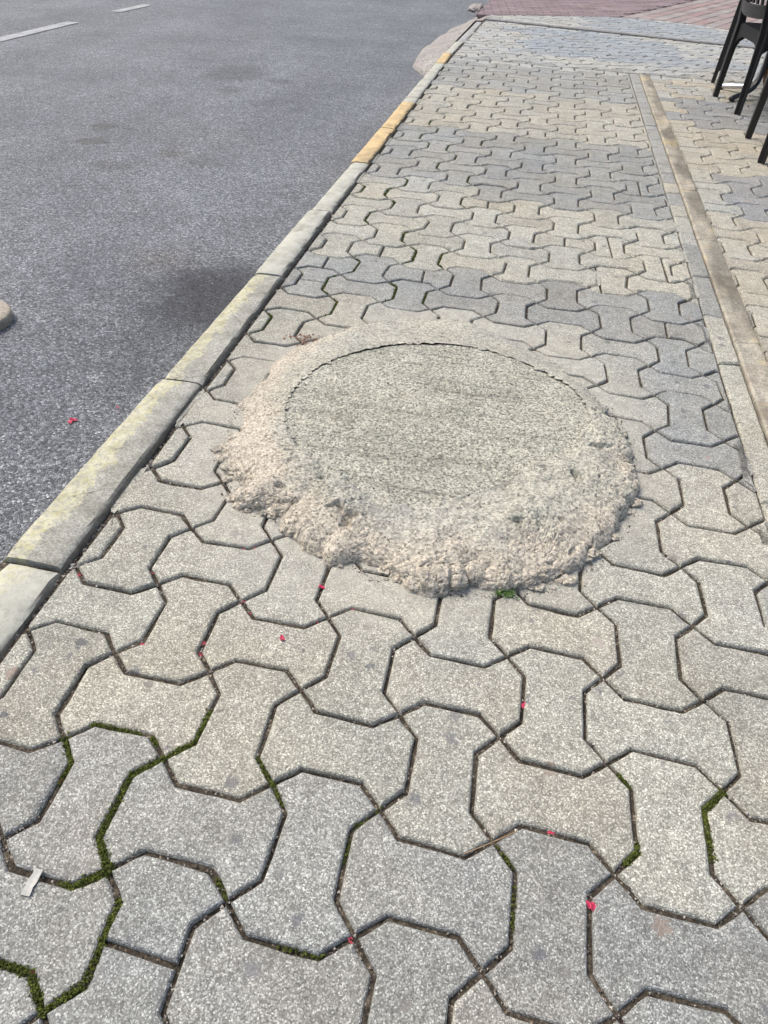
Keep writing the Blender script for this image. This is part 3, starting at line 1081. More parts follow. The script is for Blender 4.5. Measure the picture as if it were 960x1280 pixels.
# ------------------------------------------------------------------ concrete apron poured against the dropped kerb
RAMP = [(-1.10, 6.0), (-1.154, 6.20), (-1.29, 6.50), (-1.357, 6.88), (-1.362, 7.42), (-1.346, 8.04), (-1.307, 8.59), (-1.254, 9.13), (-1.187, 9.67), (-1.132, 10.17)]
xs_, ys_ = np.linspace(0, 1, 40), np.linspace(6.0, 10.15, 260)
vs, fs = [], []
for b, y in enumerate(ys_):
    xo_ = float(lerp_table(y, [(p[1], p[0]) for p in RAMP])) + .03 * float(fbm(y, 3, 5, 3, 8))
    xi_ = float(kout(min(y, 8.9))) - .003 + .10 * min(1, max(0, (y - 8.86) / .06))
    for a, f in enumerate(xs_):
        x = xo_ + (xi_ - xo_) * f
        endf = min(1, max(0, (y - 6.0) / .25))
        top = (-.004 if y > 6.6 else -.004 + .0 * f) * 1.0
        rz = float(road_z(np.array(x), np.array(y)))
        prof = min(1, f / .10) ** .5 * .3 + f * .7
        z = rz - .01 + (top - rz + .01) * prof * endf
        z += .016 * float(fbm(x, y, 9, 3, 4)) * min(1, f * 6) * endf * min(1, (1 - f) * 8 + .1)
        vs.append((x, y, z))
nx = len(xs_)
for b in range(len(ys_) - 1):
    for a in range(nx - 1):
        k = b * nx + a
        fs.append((k, k + 1, k + nx + 1, k + nx))
o = mesh_obj("mortar_ramp", vs, fs, M_APRON, smooth=True)
tag(o, "rough crumbling concrete ramp poured from the far kerb onto the road", "ramp")
# pale lump of rubble at the far corner
bm = bmesh.new()
bmesh.ops.create_icosphere(bm, subdivisions=4, radius=1)
for v in bm.verts:
    d = v.co.normalized()
    f = 1 + .22 * mnoise.fractal(d * 2.0, 1.0, 2.0, 4)
    v.co = Vector((d.x * .10 * f, d.y * .24 * f, max(-.02, d.z * .05 * f)))
me = bpy.data.meshes.new("rubble_mound"); bm.to_mesh(me); bm.free()
me.materials.append(M_APRON)
o = bpy.data.objects.new("rubble_mound", me); COL.objects.link(o)
o.location = (-1.26, 10.75, ROAD_Z + .02)
tag(o, "pale lump of broken concrete where the red bricks meet the road", "rubble")

# ------------------------------------------------------------------ manhole: cover set in a rough concrete collar
mh = empty("manhole", (PC[0], PC[1], 0))
tag(mh, "round concrete manhole cover set in a rough pinkish mortar mound on the pavement", "manhole")
NT_, NR_ = 1000, 170
th = np.linspace(-math.pi, math.pi, NT_, endpoint=False)
rl = np.interp(th, *LT); rp = np.interp(th, *PT)


def lid_plane(x, y):
    return .044 - .020 * (y - .8) / .8


ct, st_ = np.cos(th), np.sin(th)
front = np.clip((-st_ * .9 + ct * .45 + .30) / .9, 0, 1)           # 1 at the near and right rim, 0 at the back
front = front * front * (3 - 2 * front)
nz = fbm(ct * 3, st_ * 3, 3.5, 4, 31)
rl0, rp0 = rl.copy(), rp + .020 * fbm(ct * 3, st_ * 3, 1.1, 2, 31) * front
jag = np.clip(-ct * .8 - st_ * .7, 0, 1)                              # most ragged at the near left
rp = rp + (.022 * nz + .004 * fbm(ct * 3, st_ * 3, 14, 2, 3)) * (.45 + .55 * front) + .046 * jag * fbm(ct * 3, st_ * 3, 3.0, 2, 15)
rl2 = rl - .026 * np.abs(fbm(ct * 3, st_ * 3, 7, 4, 77)) + .006 - .065 * np.clip(front - .25, 0, 1) * np.clip(fbm(ct * 2, st_ * 2, 3, 4, 12) + .25, -.1, 1)
sh = .004 + .022 * front                                            # shoulder height at the rim
NS_ = NR_ - 60
base = np.zeros((NR_, NT_, 3))
Rk = sh + .012
r_sh = rp - Rk * .8
for a in range(NR_):
    if a < NS_:
        q = a / NS_
        b0_ = rl0 - .02 * front + (rp0 - Rk * .8 - rl0 + .02 * front) * q
        w0, w1 = (1 - q) ** 7, q ** 7
        r = b0_ + (rl2 - rl0 + .02 * front) * w0 + (rp - rp0) * w1
    else:
        ph = (a - NS_ + 1) / 60 * math.pi / 2 * 1.12
        r = r_sh + Rk * .8 * math.sin(ph)
    x = PC[0] + r * ct; y = PC[1] + r * st_
    if a < NS_:
        zl = lid_plane(x, y) + .003 * (1 - front) + .0005
        z = zl + (sh - zl) * q ** 1.3 + .010 * math.sin(q * math.pi) * (.25 + front)
    else:
        z = sh - Rk * (1 - math.cos(ph))
    base[a, :, 0] = x; base[a, :, 1] = y; base[a, :, 2] = z
dr = np.gradient(base, axis=0)
dt = np.roll(base, -1, 1) - np.roll(base, 1, 1)
nrm = np.cross(dr, dt)
nrm /= np.linalg.norm(nrm, axis=2, keepdims=True) + 1e-12
X, Y, Z = base[..., 0], base[..., 1], base[..., 2]
qq = np.clip(np.arange(NR_)[:, None] / NS_, 0, 1.0)
fr = front[None, :]
wx = X + .006 * fbm3(X, Y, Z, 45, 2, 1); wy = Y + .006 * fbm3(X, Y, Z, 45, 2, 2); wz = Z + .006 * fbm3(X, Y, Z, 45, 2, 4)
c1, c2 = cellular3(wx, wy, wz, 55, 3)
c3, c4 = cellular3(wx, wy, wz, 120, 8)
c5, c6 = cellular3(X, Y, Z, 260, 13)
c7, c8 = cellular3(wx, wy, wz, 27, 23)
rim = qq ** 14 * np.clip(.45 + 2.2 * fbm3(X, Y, Z, 5, 2, 16), 0.05, 1.2)
rough = np.clip(-.05 + 1.9 * fbm3(X, Y, Z, 5, 4, 6) + rim, 0.0, 1.1)
disp = (.0230 * fbm3(X, Y, Z, 7, 3, 41) + .0100 * fbm3(X, Y, Z, 24, 3, 51)) * (.25 + .75 * fr)
disp += (.0110 * np.clip(c2 - c1, 0, .32) - .0012) * rough * (.3 + .7 * fr)
disp += (.0052 * np.clip(c4 - c3, 0, .30) - .0008) * np.clip(rough + .02, 0, 1.0)
disp += (.026 * np.clip(c8 - c7, 0, .36) - .005) * np.clip(rim * 1.2 + np.clip(fbm3(X, Y, Z, 4, 3, 36) - .12, 0, 1) * 1.2, 0, 1) * (.15 + .85 * fr)
disp += .0045 * (qq < .10) * fbm3(X, Y, Z, 40, 3, 95) * (.3 + fr)
disp += .0014 * np.clip(c6 - c5, 0, .35) + .0011 * fbm3(X, Y, Z, 170, 2, 61)
pit = np.clip(fbm3(X, Y, Z, 24, 3, 91) - .36, 0, .4)
disp -= .085 * pit * (.3 + .7 * fr)
amp = np.clip(np.arange(NR_)[:, None] / 8.0, .25, 1)
vs = base + nrm * (disp * amp)[..., None]
if vs[:NS_, :, 2].mean() < base[:NS_, :, 2].mean() - .05: vs = base
vs[..., 0] -= PC[0]; vs[..., 1] -= PC[1]
idx = np.arange(NR_ * NT_).reshape(NR_, NT_)
n1 = np.roll(idx, -1, 1)
fs = np.stack([idx[:-1], idx[1:], n1[1:], n1[:-1]], -1).reshape(-1, 4)[:, ::-1]
collar = mesh_obj("collar", vs.reshape(-1, 3).tolist(), fs.tolist(), M_COLLAR, mh, smooth=False)
collar['label'] = "pinkish crumbling mortar mound around the cover"
NR2 = 200
vs = np.zeros((NR2, NT_, 3))
for a in range(NR2):
    f = a / (NR2 - 1)
    r = (rl + .012) * f
    x = PC[0] + r * ct; y = PC[1] + r * st_
    c3, c4 = cellular(x, y, 210, 18)
    z = lid_plane(x, y) + .0010 * (np.clip(c4 - c3, 0, .6) * 2 - .5) + .0030 * fbm(x, y, 8, 3, 71) + .0026 * fbm(x * .35, y * 2.2, 26, 3, 72) + .0016 * fbm(x, y, 130, 2, 73)
    edge = np.clip((f - .965) / .035, 0, 1)
    z = z - .010 * edge ** 2 * (.5 + np.abs(fbm(ct * 3, st_ * 3, 5, 2, 5)) * 2)
    vs[a, :, 0] = x - PC[0]; vs[a, :, 1] = y - PC[1]; vs[a, :, 2] = z
idx = np.arange(NR2 * NT_).reshape(NR2, NT_)
n1 = np.roll(idx, -1, 1)
fs = np.stack([idx[:-1], idx[1:], n1[1:], n1[:-1]], -1).reshape(-1, 4)[:, ::-1]
lid = mesh_obj("cover", vs.reshape(-1, 3).tolist(), fs.tolist(), M_LID, mh, smooth=False)
lid['label'] = "flat greenish grey concrete cover"

bm = bmesh.new()
rc = random.Random(21)
for k in range(120):
    a = rc.choice((rc.gauss(-2.45, .30), rc.uniform(-2.9, .3), rc.uniform(-2.9, .3)))
    r_ = float(np.interp(a, th, rp)) + rc.gauss(-.004, .009)
    size = rc.choice((.003, .004, .005, .007, .010)) * rc.uniform(.8, 1.3)
    off = Vector((r_ * math.cos(a), r_ * math.sin(a), size * .35))
    res = bmesh.ops.create_icosphere(bm, subdivisions=2 if size < .006 else 3, radius=1)
    sd = Vector((rc.uniform(0, 50), rc.uniform(0, 50), rc.uniform(0, 50)))
    for v in res['verts']:
        d = v.co.copy()
        f = size * (1 + .55 * mnoise.fractal(d * 1.4 + sd, 1.0, 2.0, 3))
        v.co = Vector((d.x * f * 1.2, d.y * f, d.z * f * .75)) + off
me = bpy.data.meshes.new("mortar_crumbs"); bm.to_mesh(me); bm.free()
me.materials.append(M_COLLAR)
o = bpy.data.objects.new("mortar_crumbs", me); COL.objects.link(o)
o.parent = mh
o['kind'] = 'stuff'

# ------------------------------------------------------------------ concrete disc on the road
cx, cy, rad = -1.806, 1.508, .118
prof = [(0, .036), (.04, .036), (.08, .0365), (.110, .0365), (.1155, .0345), (.118, .030), (.1175, .004), (.115, 0)]
vs, fs = [], []
NS = 72
for r, z in prof:
    for k in range(NS):
        a = 2 * math.pi * k / NS
        rr_ = r * (1 + .006 * math.sin(3 * a + 1) + .004 * math.sin(11 * a))
        vs.append((rr_ * math.cos(a), rr_ * math.sin(a), z + .0006 * math.sin(7 * a) * (r > .08)))
for b in range(len(prof) - 1):
    for k in range(NS):
        k2 = (k + 1) % NS
        fs.append((b * NS + k, (b + 1) * NS + k, (b + 1) * NS + k2, b * NS + k2))
o = mesh_obj("concrete_disc", vs, fs, M_DISC, smooth=True)
o.location = (cx, cy, float(road_z(np.array(cx), np.array(cy))) - .002)
tag(o, "round tan concrete disc lying on the asphalt at the photo's left edge", "disc")


# ------------------------------------------------------------------ chairs and tables
def sweep(path, sec, up=Vector((0, 1, 0)), scale=None):
    """closed section swept along a path; returns verts, faces"""
    vs, fs = [], []
    n = len(sec)
    for k, p in enumerate(path):
        p = Vector(p)
        a = Vector(path[max(k - 1, 0)]); b = Vector(path[min(k + 1, len(path) - 1)])
        t = (b - a).normalized()
        sx = up.cross(t)
        if sx.length < 1e-4: sx = Vector((1, 0, 0)).cross(t)
        sx.normalize()
        sy = t.cross(sx)
        f = scale[k] if scale else 1
        for u, v in sec: vs.append(p + (sx * u + sy * v) * f)
    for k in range(len(path) - 1):
        for q in range(n):
            q2 = (q + 1) % n
            fs.append((k * n + q, k * n + q2, (k + 1) * n + q2, (k + 1) * n + q))
    fs.append(tuple(range(n - 1, -1, -1))); fs.append(tuple((len(path) - 1) * n + q for q in range(n)))
    return vs, fs


def circ(r, n=14): return [(r * math.cos(2 * math.pi * k / n), r * math.sin(2 * math.pi * k / n)) for k in range(n)]


def bezier(p0, p1, p2, p3, n):
    p0, p1, p2, p3 = map(Vector, (p0, p1, p2, p3))
    return [p0 * (1 - t) ** 3 + p1 * 3 * t * (1 - t) ** 2 + p2 * 3 * t * t * (1 - t) + p3 * t ** 3 for t in [k / n for k in range(n + 1)]]


def bevel(o, w=.003, seg=2):
    m = o.modifiers.new("bevel", 'BEVEL'); m.width = w; m.segments = seg; m.limit_method = 'ANGLE'
    return o


def arch_panel(p, q, zt, hmin, hend, th, nrm, n=18):
    """apron between two legs with an arched underside"""
    p, q, nrm = Vector(p), Vector(q), Vector(nrm)
    vs, fs = [], []
    for k in range(n + 1):
        t = k / n
        e = abs(2 * t - 1)
        h = hmin + (hend - hmin) * (1 - math.sqrt(max(0, 1 - max(0, (e - .45) / .55) ** 2.0)))
        c = p.lerp(q, t)
        for s in (-1, 1):
            for z in (zt, zt - h):
                v = c + nrm * (th * s * .5); vs.append((v.x, v.y, z))
    for k in range(n):
        a, b = k * 4, (k + 1) * 4
        fs += [(a, b, b + 1, a + 1), (a + 2, a + 3, b + 3, b + 2), (a, a + 2, b + 2, b), (a + 1, b + 1, b + 3, a + 3)]
    fs += [(0, 1, 3, 2), (n * 4, n * 4 + 2, n * 4 + 3, n * 4 + 1)]
    return vs, fs


def make_chair(loc, rz, label, group, w_floor=.55, d_floor=.52):
    """faces +x; rear legs carry the back"""
    t = empty("resin_chair", loc, rz)
    tag(t, label, "chair", group)
    hw, hd = w_floor / 2, d_floor / 2
    sw, sd = hw - .030, hd - .015
    Lsec = [(-.019, -.017), (.019, -.017), (.019, -.004), (-.004, -.004), (-.004, .019), (-.019, .019)]
    for sx in (-1, 1):
        for sy in (-1, 1):
            foot = (sx * hd, sy * hw, 0)
            knee = (sx * (hd - .008), sy * (hw - .012), .25)
            top = (sx * sd, sy * sw, .44)
            path = [foot, (foot[0], foot[1], .012), knee, top]
            sc = [.86, .95, 1.05, 1.2]
            if sx < 0:
                path += [(-sd - .02, sy * (sw - .008), .62), (-sd - .075, sy * (sw - .03), .88)]
                sc += [1.15, .9]
            sec = [(u * -sx * 1.0, v * 1.0) for u, v in Lsec]
            vs, fs = sweep(path, sec, Vector((0, sy, 0)), sc)
            bevel(mesh_obj("leg", vs, fs, M_RESIN, t), .004)
    # seat: a shallow dished board with slots between slats
    nx, ny = 16, 16
    vs, fs = [], []
    for lay in (0, 1):
        for a in range(nx + 1):
            for b in range(ny + 1):
                u, v = a / nx * 2 - 1, b / ny * 2 - 1
                z = .445 - .014 * (1 - u * u) * (1 - v * v) - (.016 if lay else 0) + (.004 * max(0, u) ** 3 * -3)
                k = 1 - .03 * (abs(u * v)) ** 4
                vs.append((u * sd * 1.02 * k, v * (sw - .004) * k, z))
    N = (nx + 1) * (ny + 1)
    for a in range(nx):
        for b in range(ny):
            k = a * (ny + 1) + b
            q = (k, k + ny + 1, k + ny + 2, k + 1)
            fs.append(q); fs.append(tuple(N + i for i in reversed(q)))
    rim = [a * (ny + 1) for a in range(nx + 1)] + [nx * (ny + 1) + b for b in range(1, ny + 1)] + [a * (ny + 1) + ny for a in range(nx - 1, -1, -1)] + [b for b in range(ny - 1, 0, -1)]
    for k in range(len(rim)):
        a, b = rim[k], rim[(k + 1) % len(rim)]
        fs.append((b, a, N + a, N + b))
    mesh_obj("seat", vs, fs, M_RESIN2, t, smooth=False)
    for sx in (-1, 1):
        vs, fs = arch_panel((sx * sd, -sw, 0), (sx * sd, sw, 0), .438, .062, .165, .012, (1, 0, 0))
        bevel(mesh_obj("apron", vs, fs, M_RESIN2, t), .002)
    for sy in (-1, 1):
        vs, fs = arch_panel((-sd, sy * sw, 0), (sd, sy * sw, 0), .438, .062, .165, .012, (0, 1, 0))
        bevel(mesh_obj("apron", vs, fs, M_RESIN2, t), .002)
    # backrest: curved panel with vertical slats between two rails
    def back_pt(v, z, off=0):
        lean = .02 + (z - .44) * .17
        return (-sd - lean - .03 * (1 - v * v) + .012 + off, v * (sw - .02), z)
    for z0, z1 in ((.510, .580), (.80, .885)):
        n = 16
        vs, fs = [], []
        for k in range(n + 1):
            v = k / n * 2 - 1
            dz = -.012 * (1 - v * v) if z0 < .6 else .02 * (1 - v * v)
            for z, of in ((z0 + dz, -.009), (z1 + dz, -.009), (z1 + dz, .009), (z0 + dz, .009)):
                vs.append(back_pt(v, z, of))
        for k in range(n):
            for q in range(4):
                q2 = (q + 1) % 4
                fs.append((k * 4 + q, k * 4 + q2, k * 4 + 4 + q2, k * 4 + 4 + q))
        fs += [(3, 2, 1, 0), tuple(n * 4 + q for q in range(4))]
        bevel(mesh_obj("back_rail", vs, fs, M_RESIN, t), .003)
    for k in range(7):
        v = -.78 + k * .26
        path = [back_pt(v, z) for z in (.575, .64, .72, .815)]
        vs, fs = sweep(path, [(-.017, -.005), (.017, -.005), (.017, .005), (-.017, .005)], Vector((1, 0, 0)))
        mesh_obj("back_slat", vs, fs, M_RESIN2, t)
    # arm rests
    for sy in (-1, 1):
        path = bezier((-sd - .04, sy * (sw - .005), .655), (-.05, sy * (sw + .02), .665), (sd * .6, sy * (sw + .03), .66), (sd * .98, sy * sw, .60), 10)
        path += [Vector((sd * 1.0, sy * sw, .52)), Vector((sd, sy * sw, .44))]
        vs, fs = sweep(path, [(-.021, -.008), (.021, -.008), (.021, .008), (-.021, .008)], Vector((0, 1, 0)))
        bevel(mesh_obj("armrest", vs, fs, M_RESIN, t), .003)
    return t


CG = "black resin chairs along the right side"


def chair_at(pa, pb, label):
    """pa, pb: the feet of the two rear legs"""
    pa, pb = Vector(pa), Vector(pb)
    d = pa - pb
    w = d.length
    ax = Vector((d.y, -d.x)).normalized()          # facing +x-ish
    c = (pa + pb) / 2 + ax * .26
    return make_chair((c.x, c.y, 0), math.atan2(ax.y, ax.x), label, CG, w_floor=w)


ch1 = chair_at((1.004, 5.815), (1.069, 5.250), "black resin chair farther from the camera, its back to the walkway")
ch2 = chair_at((1.042, 4.640), (1.020, 4.085), "nearer black resin chair at the right edge, only two legs showing")


def pedestal_table(loc, rz, label, r_top=.43, mats=None, reach=.325):
    t = empty("bistro_table", loc, rz)
    tag(t, label, "table", "tables among the chairs")
    mats = mats or [M_CHROME, M_DARKMETAL, M_BRONZE, M_BRONZE]
    for k in range(4):
        a = math.pi / 2 * k
        d = Vector((math.cos(a), math.sin(a), 0))
        path = [d * .045 + Vector((0, 0, .705)), d * .024 + Vector((0, 0, .60)), d * .022 + Vector((0, 0, .40)), d * .022 + Vector((0, 0, .22))]
        path += bezier(d * .022 + Vector((0, 0, .20)), d * .026 + Vector((0, 0, .105)), d * .06 + Vector((0, 0, .062)), d * .13 + Vector((0, 0, .048)), 8)
        path += [d * (reach * .75) + Vector((0, 0, .030)), d * (reach - .01) + Vector((0, 0, .018)), d * reach + Vector((0, 0, .018))]
        sc = [1.0] * (len(path) - 1) + [.8]
        vs, fs = sweep(path, circ(.0165), Vector((-math.sin(a), math.cos(a), 0)), sc)
        leg = mesh_obj("leg", vs, fs, mats[k], t, smooth=True)
        vs, fs = sweep([d * (reach - .03) + Vector((0, 0, .0)), d * (reach - .03) + Vector((0, 0, .008))], circ(.016), Vector((1, 0, 0)))
        mesh_obj("foot_pad", vs, fs, M_RESIN, leg)
    NS = 64
    prof = [(0, .735), (r_top - .012, .735), (r_top, .728), (r_top, .716), (r_top - .010, .708), (0, .708)]
    vs, fs = [], []
    for r, z in prof:
        for k in range(NS):
            vs.append((r * math.cos(2 * math.pi * k / NS), r * math.sin(2 * math.pi * k / NS), z))
    for b in range(len(prof) - 1):
        for k in range(NS):
            fs.append((b * NS + k, (b + 1) * NS + k, (b + 1) * NS + (k + 1) % NS, b * NS + (k + 1) % NS))
    mesh_obj("tabletop", vs, fs, M_RESIN2, t)
    return t


pedestal_table((1.30, 5.92, 0), math.radians(138), "bistro table on splayed chrome and brown tube feet behind the farther chair", mats=[M_CHROME, M_DARKMETAL, M_BRONZE, M_BRONZE])
pedestal_table((1.43, 4.52, 0), math.radians(190), "bistro table with a bright chrome foot just behind the nearer chair", mats=[M_CHROME] * 4)


def square_table(p, dirv, size, label):
    """p: foot of one leg; dirv: direction of the side going away"""
    a = math.atan2(dirv[1], dirv[0])
    t = empty("square_table", (p[0], p[1], 0), a)
    tag(t, label, "table", "tables among the chairs")
    Lsec = [(-.016, -.016), (.016, -.016), (.016, .016), (-.016, .016)]
    for u in (0, size):
        for v in (0, -size):
            cx, cy = (.022 if u == 0 else -.022), (-.045 if v == 0 else .045)
            vs, fs = sweep([(u, v, 0), (u, v, .01), (u + cx, v + cy, .70)], Lsec, Vector((0, 1, 0)), [.8, .9, 1.15])
            bevel(mesh_obj("leg", vs, fs, M_RESIN, t), .003)
    vs = [(x, y, z) for z in (.70, .73) for x, y in ((-.03, -size - .03), (size + .03, -size - .03), (size + .03, .03), (-.03, .03))]
    fs = [(3, 2, 1, 0), (4, 5, 6, 7), (0, 1, 5, 4), (1, 2, 6, 5), (2, 3, 7, 6), (3, 0, 4, 7)]
    bevel(mesh_obj("tabletop", vs, fs, M_RESIN2, t), .008, 3)
    return t


square_table((1.055, 6.36), (.145, .72), .60, "black square table whose single leg shows just behind the farther chair")

# orange cloth on the far bricks
vs, fs = [], []
nx = 10
for a in range(nx + 1):
    for b in range(nx + 1):
        u, v = a / nx - .5, b / nx - .5
        z = .05 * math.cos(u * 3) * math.cos(v * 3) + .012 * math.sin(u * 17 + v * 9) + .012
        if abs(u) == .5 or abs(v) == .5: z = .001
        vs.append((u * .16, v * .18, z))
for a in range(nx):
    for b in range(nx):
        k = a * (nx + 1) + b
        fs.append((k, k + nx + 1, k + nx + 2, k + 1))
o = mesh_obj("crumpled_cloth", vs, fs, M_ORANGE, smooth=True)
o.location = (2.217, 11.3, .004)
o.rotation_euler = (0, 0, .3)
tag(o, "small bright orange crumpled cloth on the far bricks, seen under the chair back", "cloth")

# ------------------------------------------------------------------ litter, moss, grass
def joint_line(i0, j0, i1, j1, n=40):
    """points along the joint between two neighbouring corners"""
    a, b = gpt(i0, j0), gpt(i1, j1)
    if i0 == i1:
        if j1 < j0: a, b = b, a; j0, j1 = j1, j0
        s = 1 if (i0 + j0) % 2 != 0 else -1          # odd stone on the right bulges to the left (+normal of an up edge)
    else:
        if i1 < i0: a, b = b, a; i0, i1 = i1, i0
        s = 1 if (i0 + j0) % 2 != 0 else -1
    pts = edge_pts(a, b, s, None, n // 3)
    return pts + [b]


def near_patch(p):
    d = p - PC
    return np.hypot(*d) < np.interp(math.atan2(d[1], d[0]), *PT) - .01


def blob(vs, fs, c, r, rnd, flat=.7):
    b0 = len(vs)
    q = [Vector((rnd.uniform(-1, 1), rnd.uniform(-1, 1), rnd.uniform(-1, 1))) for _ in range(3)]
    ax = [Vector((1, 0, 0)), Vector((-.5, .87, 0)), Vector((-.5, -.87, 0)), Vector((0, 0, 1)), Vector((0, 0, -1))]
    rz = rnd.uniform(0, 6.28)
    M = Matrix.Rotation(rz, 3, 'Z') @ Matrix.Rotation(rnd.uniform(-.6, .6), 3, 'X')
    for a in ax:
        v = M @ (a * r * rnd.uniform(.7, 1.3))
        vs.append((c[0] + v.x, c[1] + v.y, c[2] + v.z * flat))
    for f in ((0, 1, 3), (1, 2, 3), (2, 0, 3), (1, 0, 4), (2, 1, 4), (0, 2, 4)):
        fs.append(tuple(b0 + k for k in f))


rm = random.Random(99)
MOSS = [((-3, 2), (-3, 1), 1.0, .45, 1, 1.0), ((-4, 1), (-3, 1), .9, .30, .80, .9), ((-3, 1), (-3, 0), 1.6, .05, 1, 1.5), ((-3, 0), (-3, -1), .8, .3, 1, 1.1), ((-4, 1), (-4, 0), 1.0, 0, .45, 1.4), ((-4, 0), (-3, 0), .9, .6, 1, 1.5),
        ((1, 1), (1, 2), .8, .15, .85, .9), ((2, 1), (2, 2), 1.0, .4, 1, 1.1), ((0, 0), (0, 1), .4, .4, .95, .7), ((-2, 0), (-1, 0), .3, .4, .7, .6), ((-2, 1), (-2, 2), .5, 0, .35, .8), ((-4, -1), (-3, -1), .9, 0, 1, 1.2), ((-2, 0), (-2, 1), .4, .75, 1, .8), ((-1, 0), (-1, 1), .2, .5, 1, .6), ((-3, 0), (-2, 0), .2, .75, 1, .7)]
mv, mf, mi = [], [], []
for (a, b, dens, f0, f1, wid) in MOSS:
    # stored direction runs from a to b
    pts = joint_line(a[0], a[1], b[0], b[1])
    p0 = gpt(*a)
    if np.hypot(*(pts[0] - p0)) > .01: pts = pts[::-1]
    n_ = len(pts)
    for k in range(int(1100 * dens * (f1 - f0) * (.6 + .4 * wid))):
        t = rm.uniform(f0, f1)
        if dens < .95 and vnoise(np.array(t * 9.0), np.array(a[0] * 3.1 + a[1] * 7.7), 5) < -.30 + .3 * (1 - dens): continue
        p = pts[min(int(t * n_), n_ - 1)]
        w = .0033 * wid
        c = (p[0] + rm.gauss(0, w * .8), p[1] + rm.gauss(0, w * .8), -.0068 + abs(rm.gauss(0, .0030)))
        q = len(mf)
        blob(mv, mf, c, rm.uniform(.0012, .0028), rm)
        mi += [0 if rm.random() < .7 else 1] * 6
for j in range(9, 26):                                              # joints near the kerb farther up
    for i in (-5, -4, -3, -2):
        r = random.Random(i * 31 + j)
        if r.random() > (.75 if i == -4 else .35): continue
        pts = joint_line(i, j, i, j + 1)
        if near_patch(pts[len(pts) // 2]): continue
        for k in range(150):
            t = r.uniform(.15, .85)
            p = pts[int(t * len(pts))]
            blob(mv, mf, (p[0] + r.gauss(0, .003), p[1] + r.gauss(0, .003), -.006 + abs(r.gauss(0, .002))), r.uniform(.002, .004), r)
            mi += [0 if r.random() < .6 else 1] * 6
o = mesh_obj("moss", mv, mf, [M_MOSS, M_MOSSD], matidx=mi)
tag(o, "green moss growing in the joints between the nearest pavers", "moss", kind='stuff')

gv, gf = [], []
for j in range(-2, 14):
    for i in range(-6, 5):
        for b in ((i + 1, j), (i, j + 1)):
            pts = joint_line(i, j, *b)
            for k in range(26 if j < 6 else 8):
                p = pts[rm.randrange(len(pts))]
                if p[0] < -.87 or near_patch(np.array(p)): continue
                blob(gv, gf, (p[0] + rm.gauss(0, .0022), p[1] + rm.gauss(0, .0022), -.0065 + abs(rm.gauss(0, .0018))), rm.choice((.0011, .0014, .0018, .0026)) * rm.uniform(.8, 1.3), rm)
for k in range(1500):                                               # grit along the kerb
    y = rm.uniform(-.2, 3.2)
    x = float(kin(y)) + abs(rm.gauss(0, .010)) + .002
    blob(gv, gf, (x, y, -.009 + abs(rm.gauss(0, .002))), rm.choice((.0015, .002, .003, .005)) * rm.uniform(.7, 1.3), rm)
for k in range(700):                                                # crumbs round the patch
    a = rm.uniform(-math.pi, .5)
    r_ = float(np.interp(a, *PT)) + abs(rm.gauss(0, .012)) + .002
    blob(gv, gf, (PC[0] + r_ * math.cos(a), PC[1] + r_ * math.sin(a), .0012), rm.choice((.001, .0015, .0025)) * rm.uniform(.7, 1.3), rm)
o = mesh_obj("gravel", gv, gf, M_PEB)
tag(o, "fine pebbles and grit lying in the paver joints and along the kerb", "gravel", kind='stuff')


def petal(loc, size, label, group=None, mat=None, seed=0):
    r = random.Random(seed)
    vs, fs = [], []
    for c in range(r.choice((3, 4, 5))):
        a0 = r.uniform(0, 6.28); l = size * r.uniform(.6, 1.0); w = l * r.uniform(.35, .6)
        ox, oy = r.gauss(0, size * .22), r.gauss(0, size * .22)
        b0 = len(vs)
        for u, v, h in ((0, 0, .1), (.4, .5, .25), (.8, .45, .35), (1, 0, .2), (.8, -.45, .3), (.4, -.5, .2)):
            x, y = (u - .5) * l, v * w
            vs.append((ox + x * math.cos(a0) - y * math.sin(a0), oy + x * math.sin(a0) + y * math.cos(a0), h * size * r.uniform(.3, 1.0)))
        vs.append((ox, oy, size * .12))
        for k in range(6): fs.append((b0 + k, b0 + (k + 1) % 6, b0 + 6))
    o = mesh_obj("petal", vs, fs, mat or M_PETAL)
    o.location = loc
    tag(o, label, "petal", group)
    return o


rzf = lambda x, y: float(road_z(np.array(x), np.array(y)))
PG = "red petals scattered on the ground"
petal((-1.214, 1.083, rzf(-1.214, 1.083) + .001), .022, "crumpled crimson petal on the asphalt left of the kerb", PG, seed=1)
petal((-1.13, 1.177, rzf(-1.13, 1.177) + .001), .009, "speck of crimson petal on the asphalt, nearer the kerb", PG, seed=2)
petal((-.371, .579, -.003), .017, "crimson petal in the joint just below the mortar mound's near rim", PG, seed=3)
petal((-.406, .440, .001), .014, "crimson petal lying flat on a beige paver", PG, seed=4)
petal((.027, .408, -.005), .015, "crimson petal in the joint right of center, standing upright", PG, seed=5)
petal((.132, .114, -.003), .014, "crimson petal in the joint between grey pavers near the bottom right", PG, seed=6)
petal((.078, .200, -.002), .009, "tiny crimson petal at the seam of grey and beige pavers", PG, seed=7)
petal((-.633, .369, -.002), .008, "tiny crimson petal in the joint left of the flat one on the paver", PG, seed=8)
for k in range(18):
    i, j = rm.randrange(-5, -1), rm.randrange(-1, 5)
    b = (i + 1, j) if rm.random() < .5 else (i, j + 1)
    p = rm.choice(joint_line(i, j, *b))
    if p[0] < -.85 or near_patch(np.array(p)): continue
    petal((p[0], p[1], -.006), rm.uniform(.004, .008), "tiny dried red petal scrap lodged in a near paver joint", "dried petal scraps in the joints", M_PETALD, 200 + k)

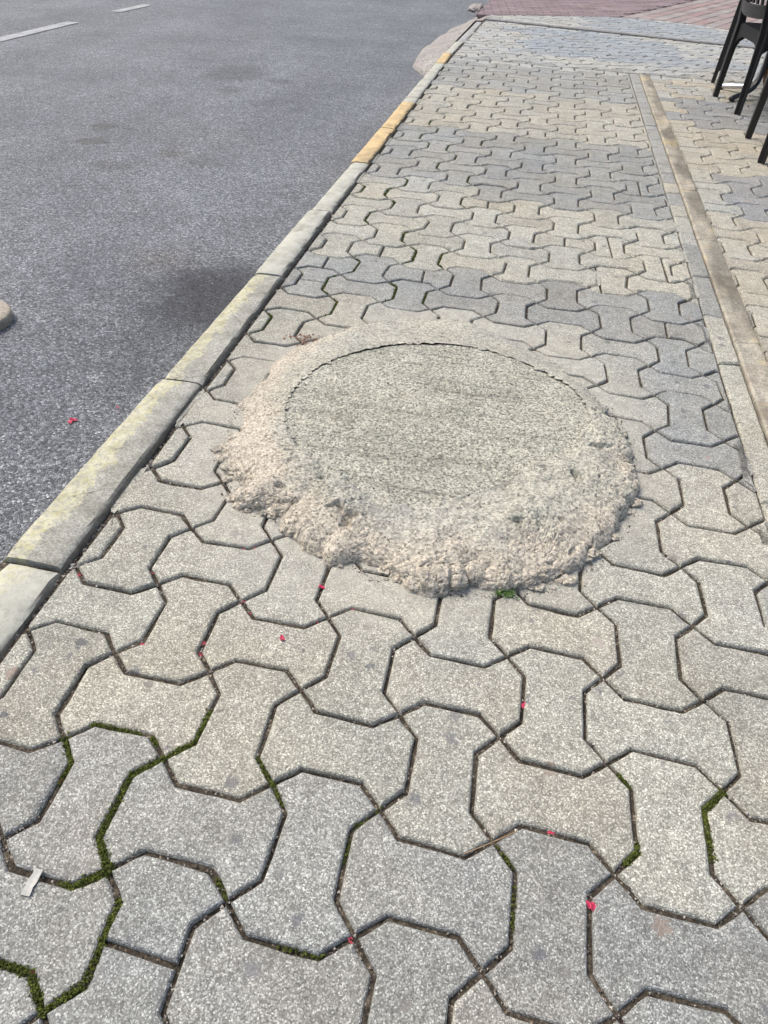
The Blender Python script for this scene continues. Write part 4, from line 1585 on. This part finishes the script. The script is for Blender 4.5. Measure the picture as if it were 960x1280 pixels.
# rusty leaf crumbs at the mound's far left
r = random.Random(3)
vs, fs = [], []
for k in range(60):
    c = (r.gauss(0, .030), r.gauss(0, .016), .001 + abs(r.gauss(0, .003)))
    blob(vs, fs, c, r.uniform(.002, .006), r, .5)
o = mesh_obj("leaf_litter", vs, fs, M_LEAF)
o.location = (-.690, 1.520, .0)
tag(o, "rusty brown crumbled leaf in the joint by the mound's far left", "leaf")

# grass tuft
r = random.Random(8)
vs, fs = [], []
for k in range(90):
    a = r.uniform(0, 6.28); l = r.uniform(.010, .024); w = r.uniform(.0008, .0016)
    bx_, by_ = r.gauss(0, .010), r.gauss(0, .004)
    d = Vector((math.cos(a), math.sin(a), 0)); s = Vector((-d.y, d.x, 0)) * w
    lean = r.uniform(.3, 1.1)
    b0 = len(vs)
    base = Vector((bx_, by_, -.006))
    mid = base + d * l * .4 * lean + Vector((0, 0, l * .65)); tip = base + d * l * lean + Vector((0, 0, l * r.uniform(.6, .95)))
    vs += [base - s, base + s, mid + s, mid - s, tip]
    fs += [(b0, b0 + 1, b0 + 2, b0 + 3), (b0 + 3, b0 + 2, b0 + 4)]
o = mesh_obj("grass_tuft", vs, fs, M_GRASS)
o.location = (-.028, .648, 0)
tag(o, "small green grass tuft sprouting at the near rim of the mortar mound", "grass tuft")

# paper scrap
vs, fs = [], []
for a in range(7):
    for b in range(3):
        u, v = a / 6 - .5, b / 2 - .5
        vs.append((v * .012 + .0007 * math.sin(a * 1.7) + .0008 * math.sin(a * 4.1 + b), u * .034, .0022 + .0009 * math.sin(a * 1.3) + .0008 * (b - 1) ** 2))
for a in range(6):
    for b in range(2):
        k = a * 3 + b
        fs.append((k, k + 1, k + 4, k + 3))
o = mesh_obj("paper_scrap", vs, fs, M_PAPER)
o.location = (-.593, -.030, .0)
o.rotation_euler = (0, 0, .02)
sm = o.modifiers.new("solid", 'SOLIDIFY'); sm.thickness = .0006
tag(o, "dirty white scrap of paper lying across a mossy joint", "paper")

vs, fs = sweep([(-.041, .139, .002), (-.01, .160, .003), (.028, .188, .002)], circ(.0008, 6), Vector((0, 0, 1)))
o = mesh_obj("straw", vs, fs, M_STRAW)
tag(o, "thin dry straw lying in a joint at the near center", "straw")
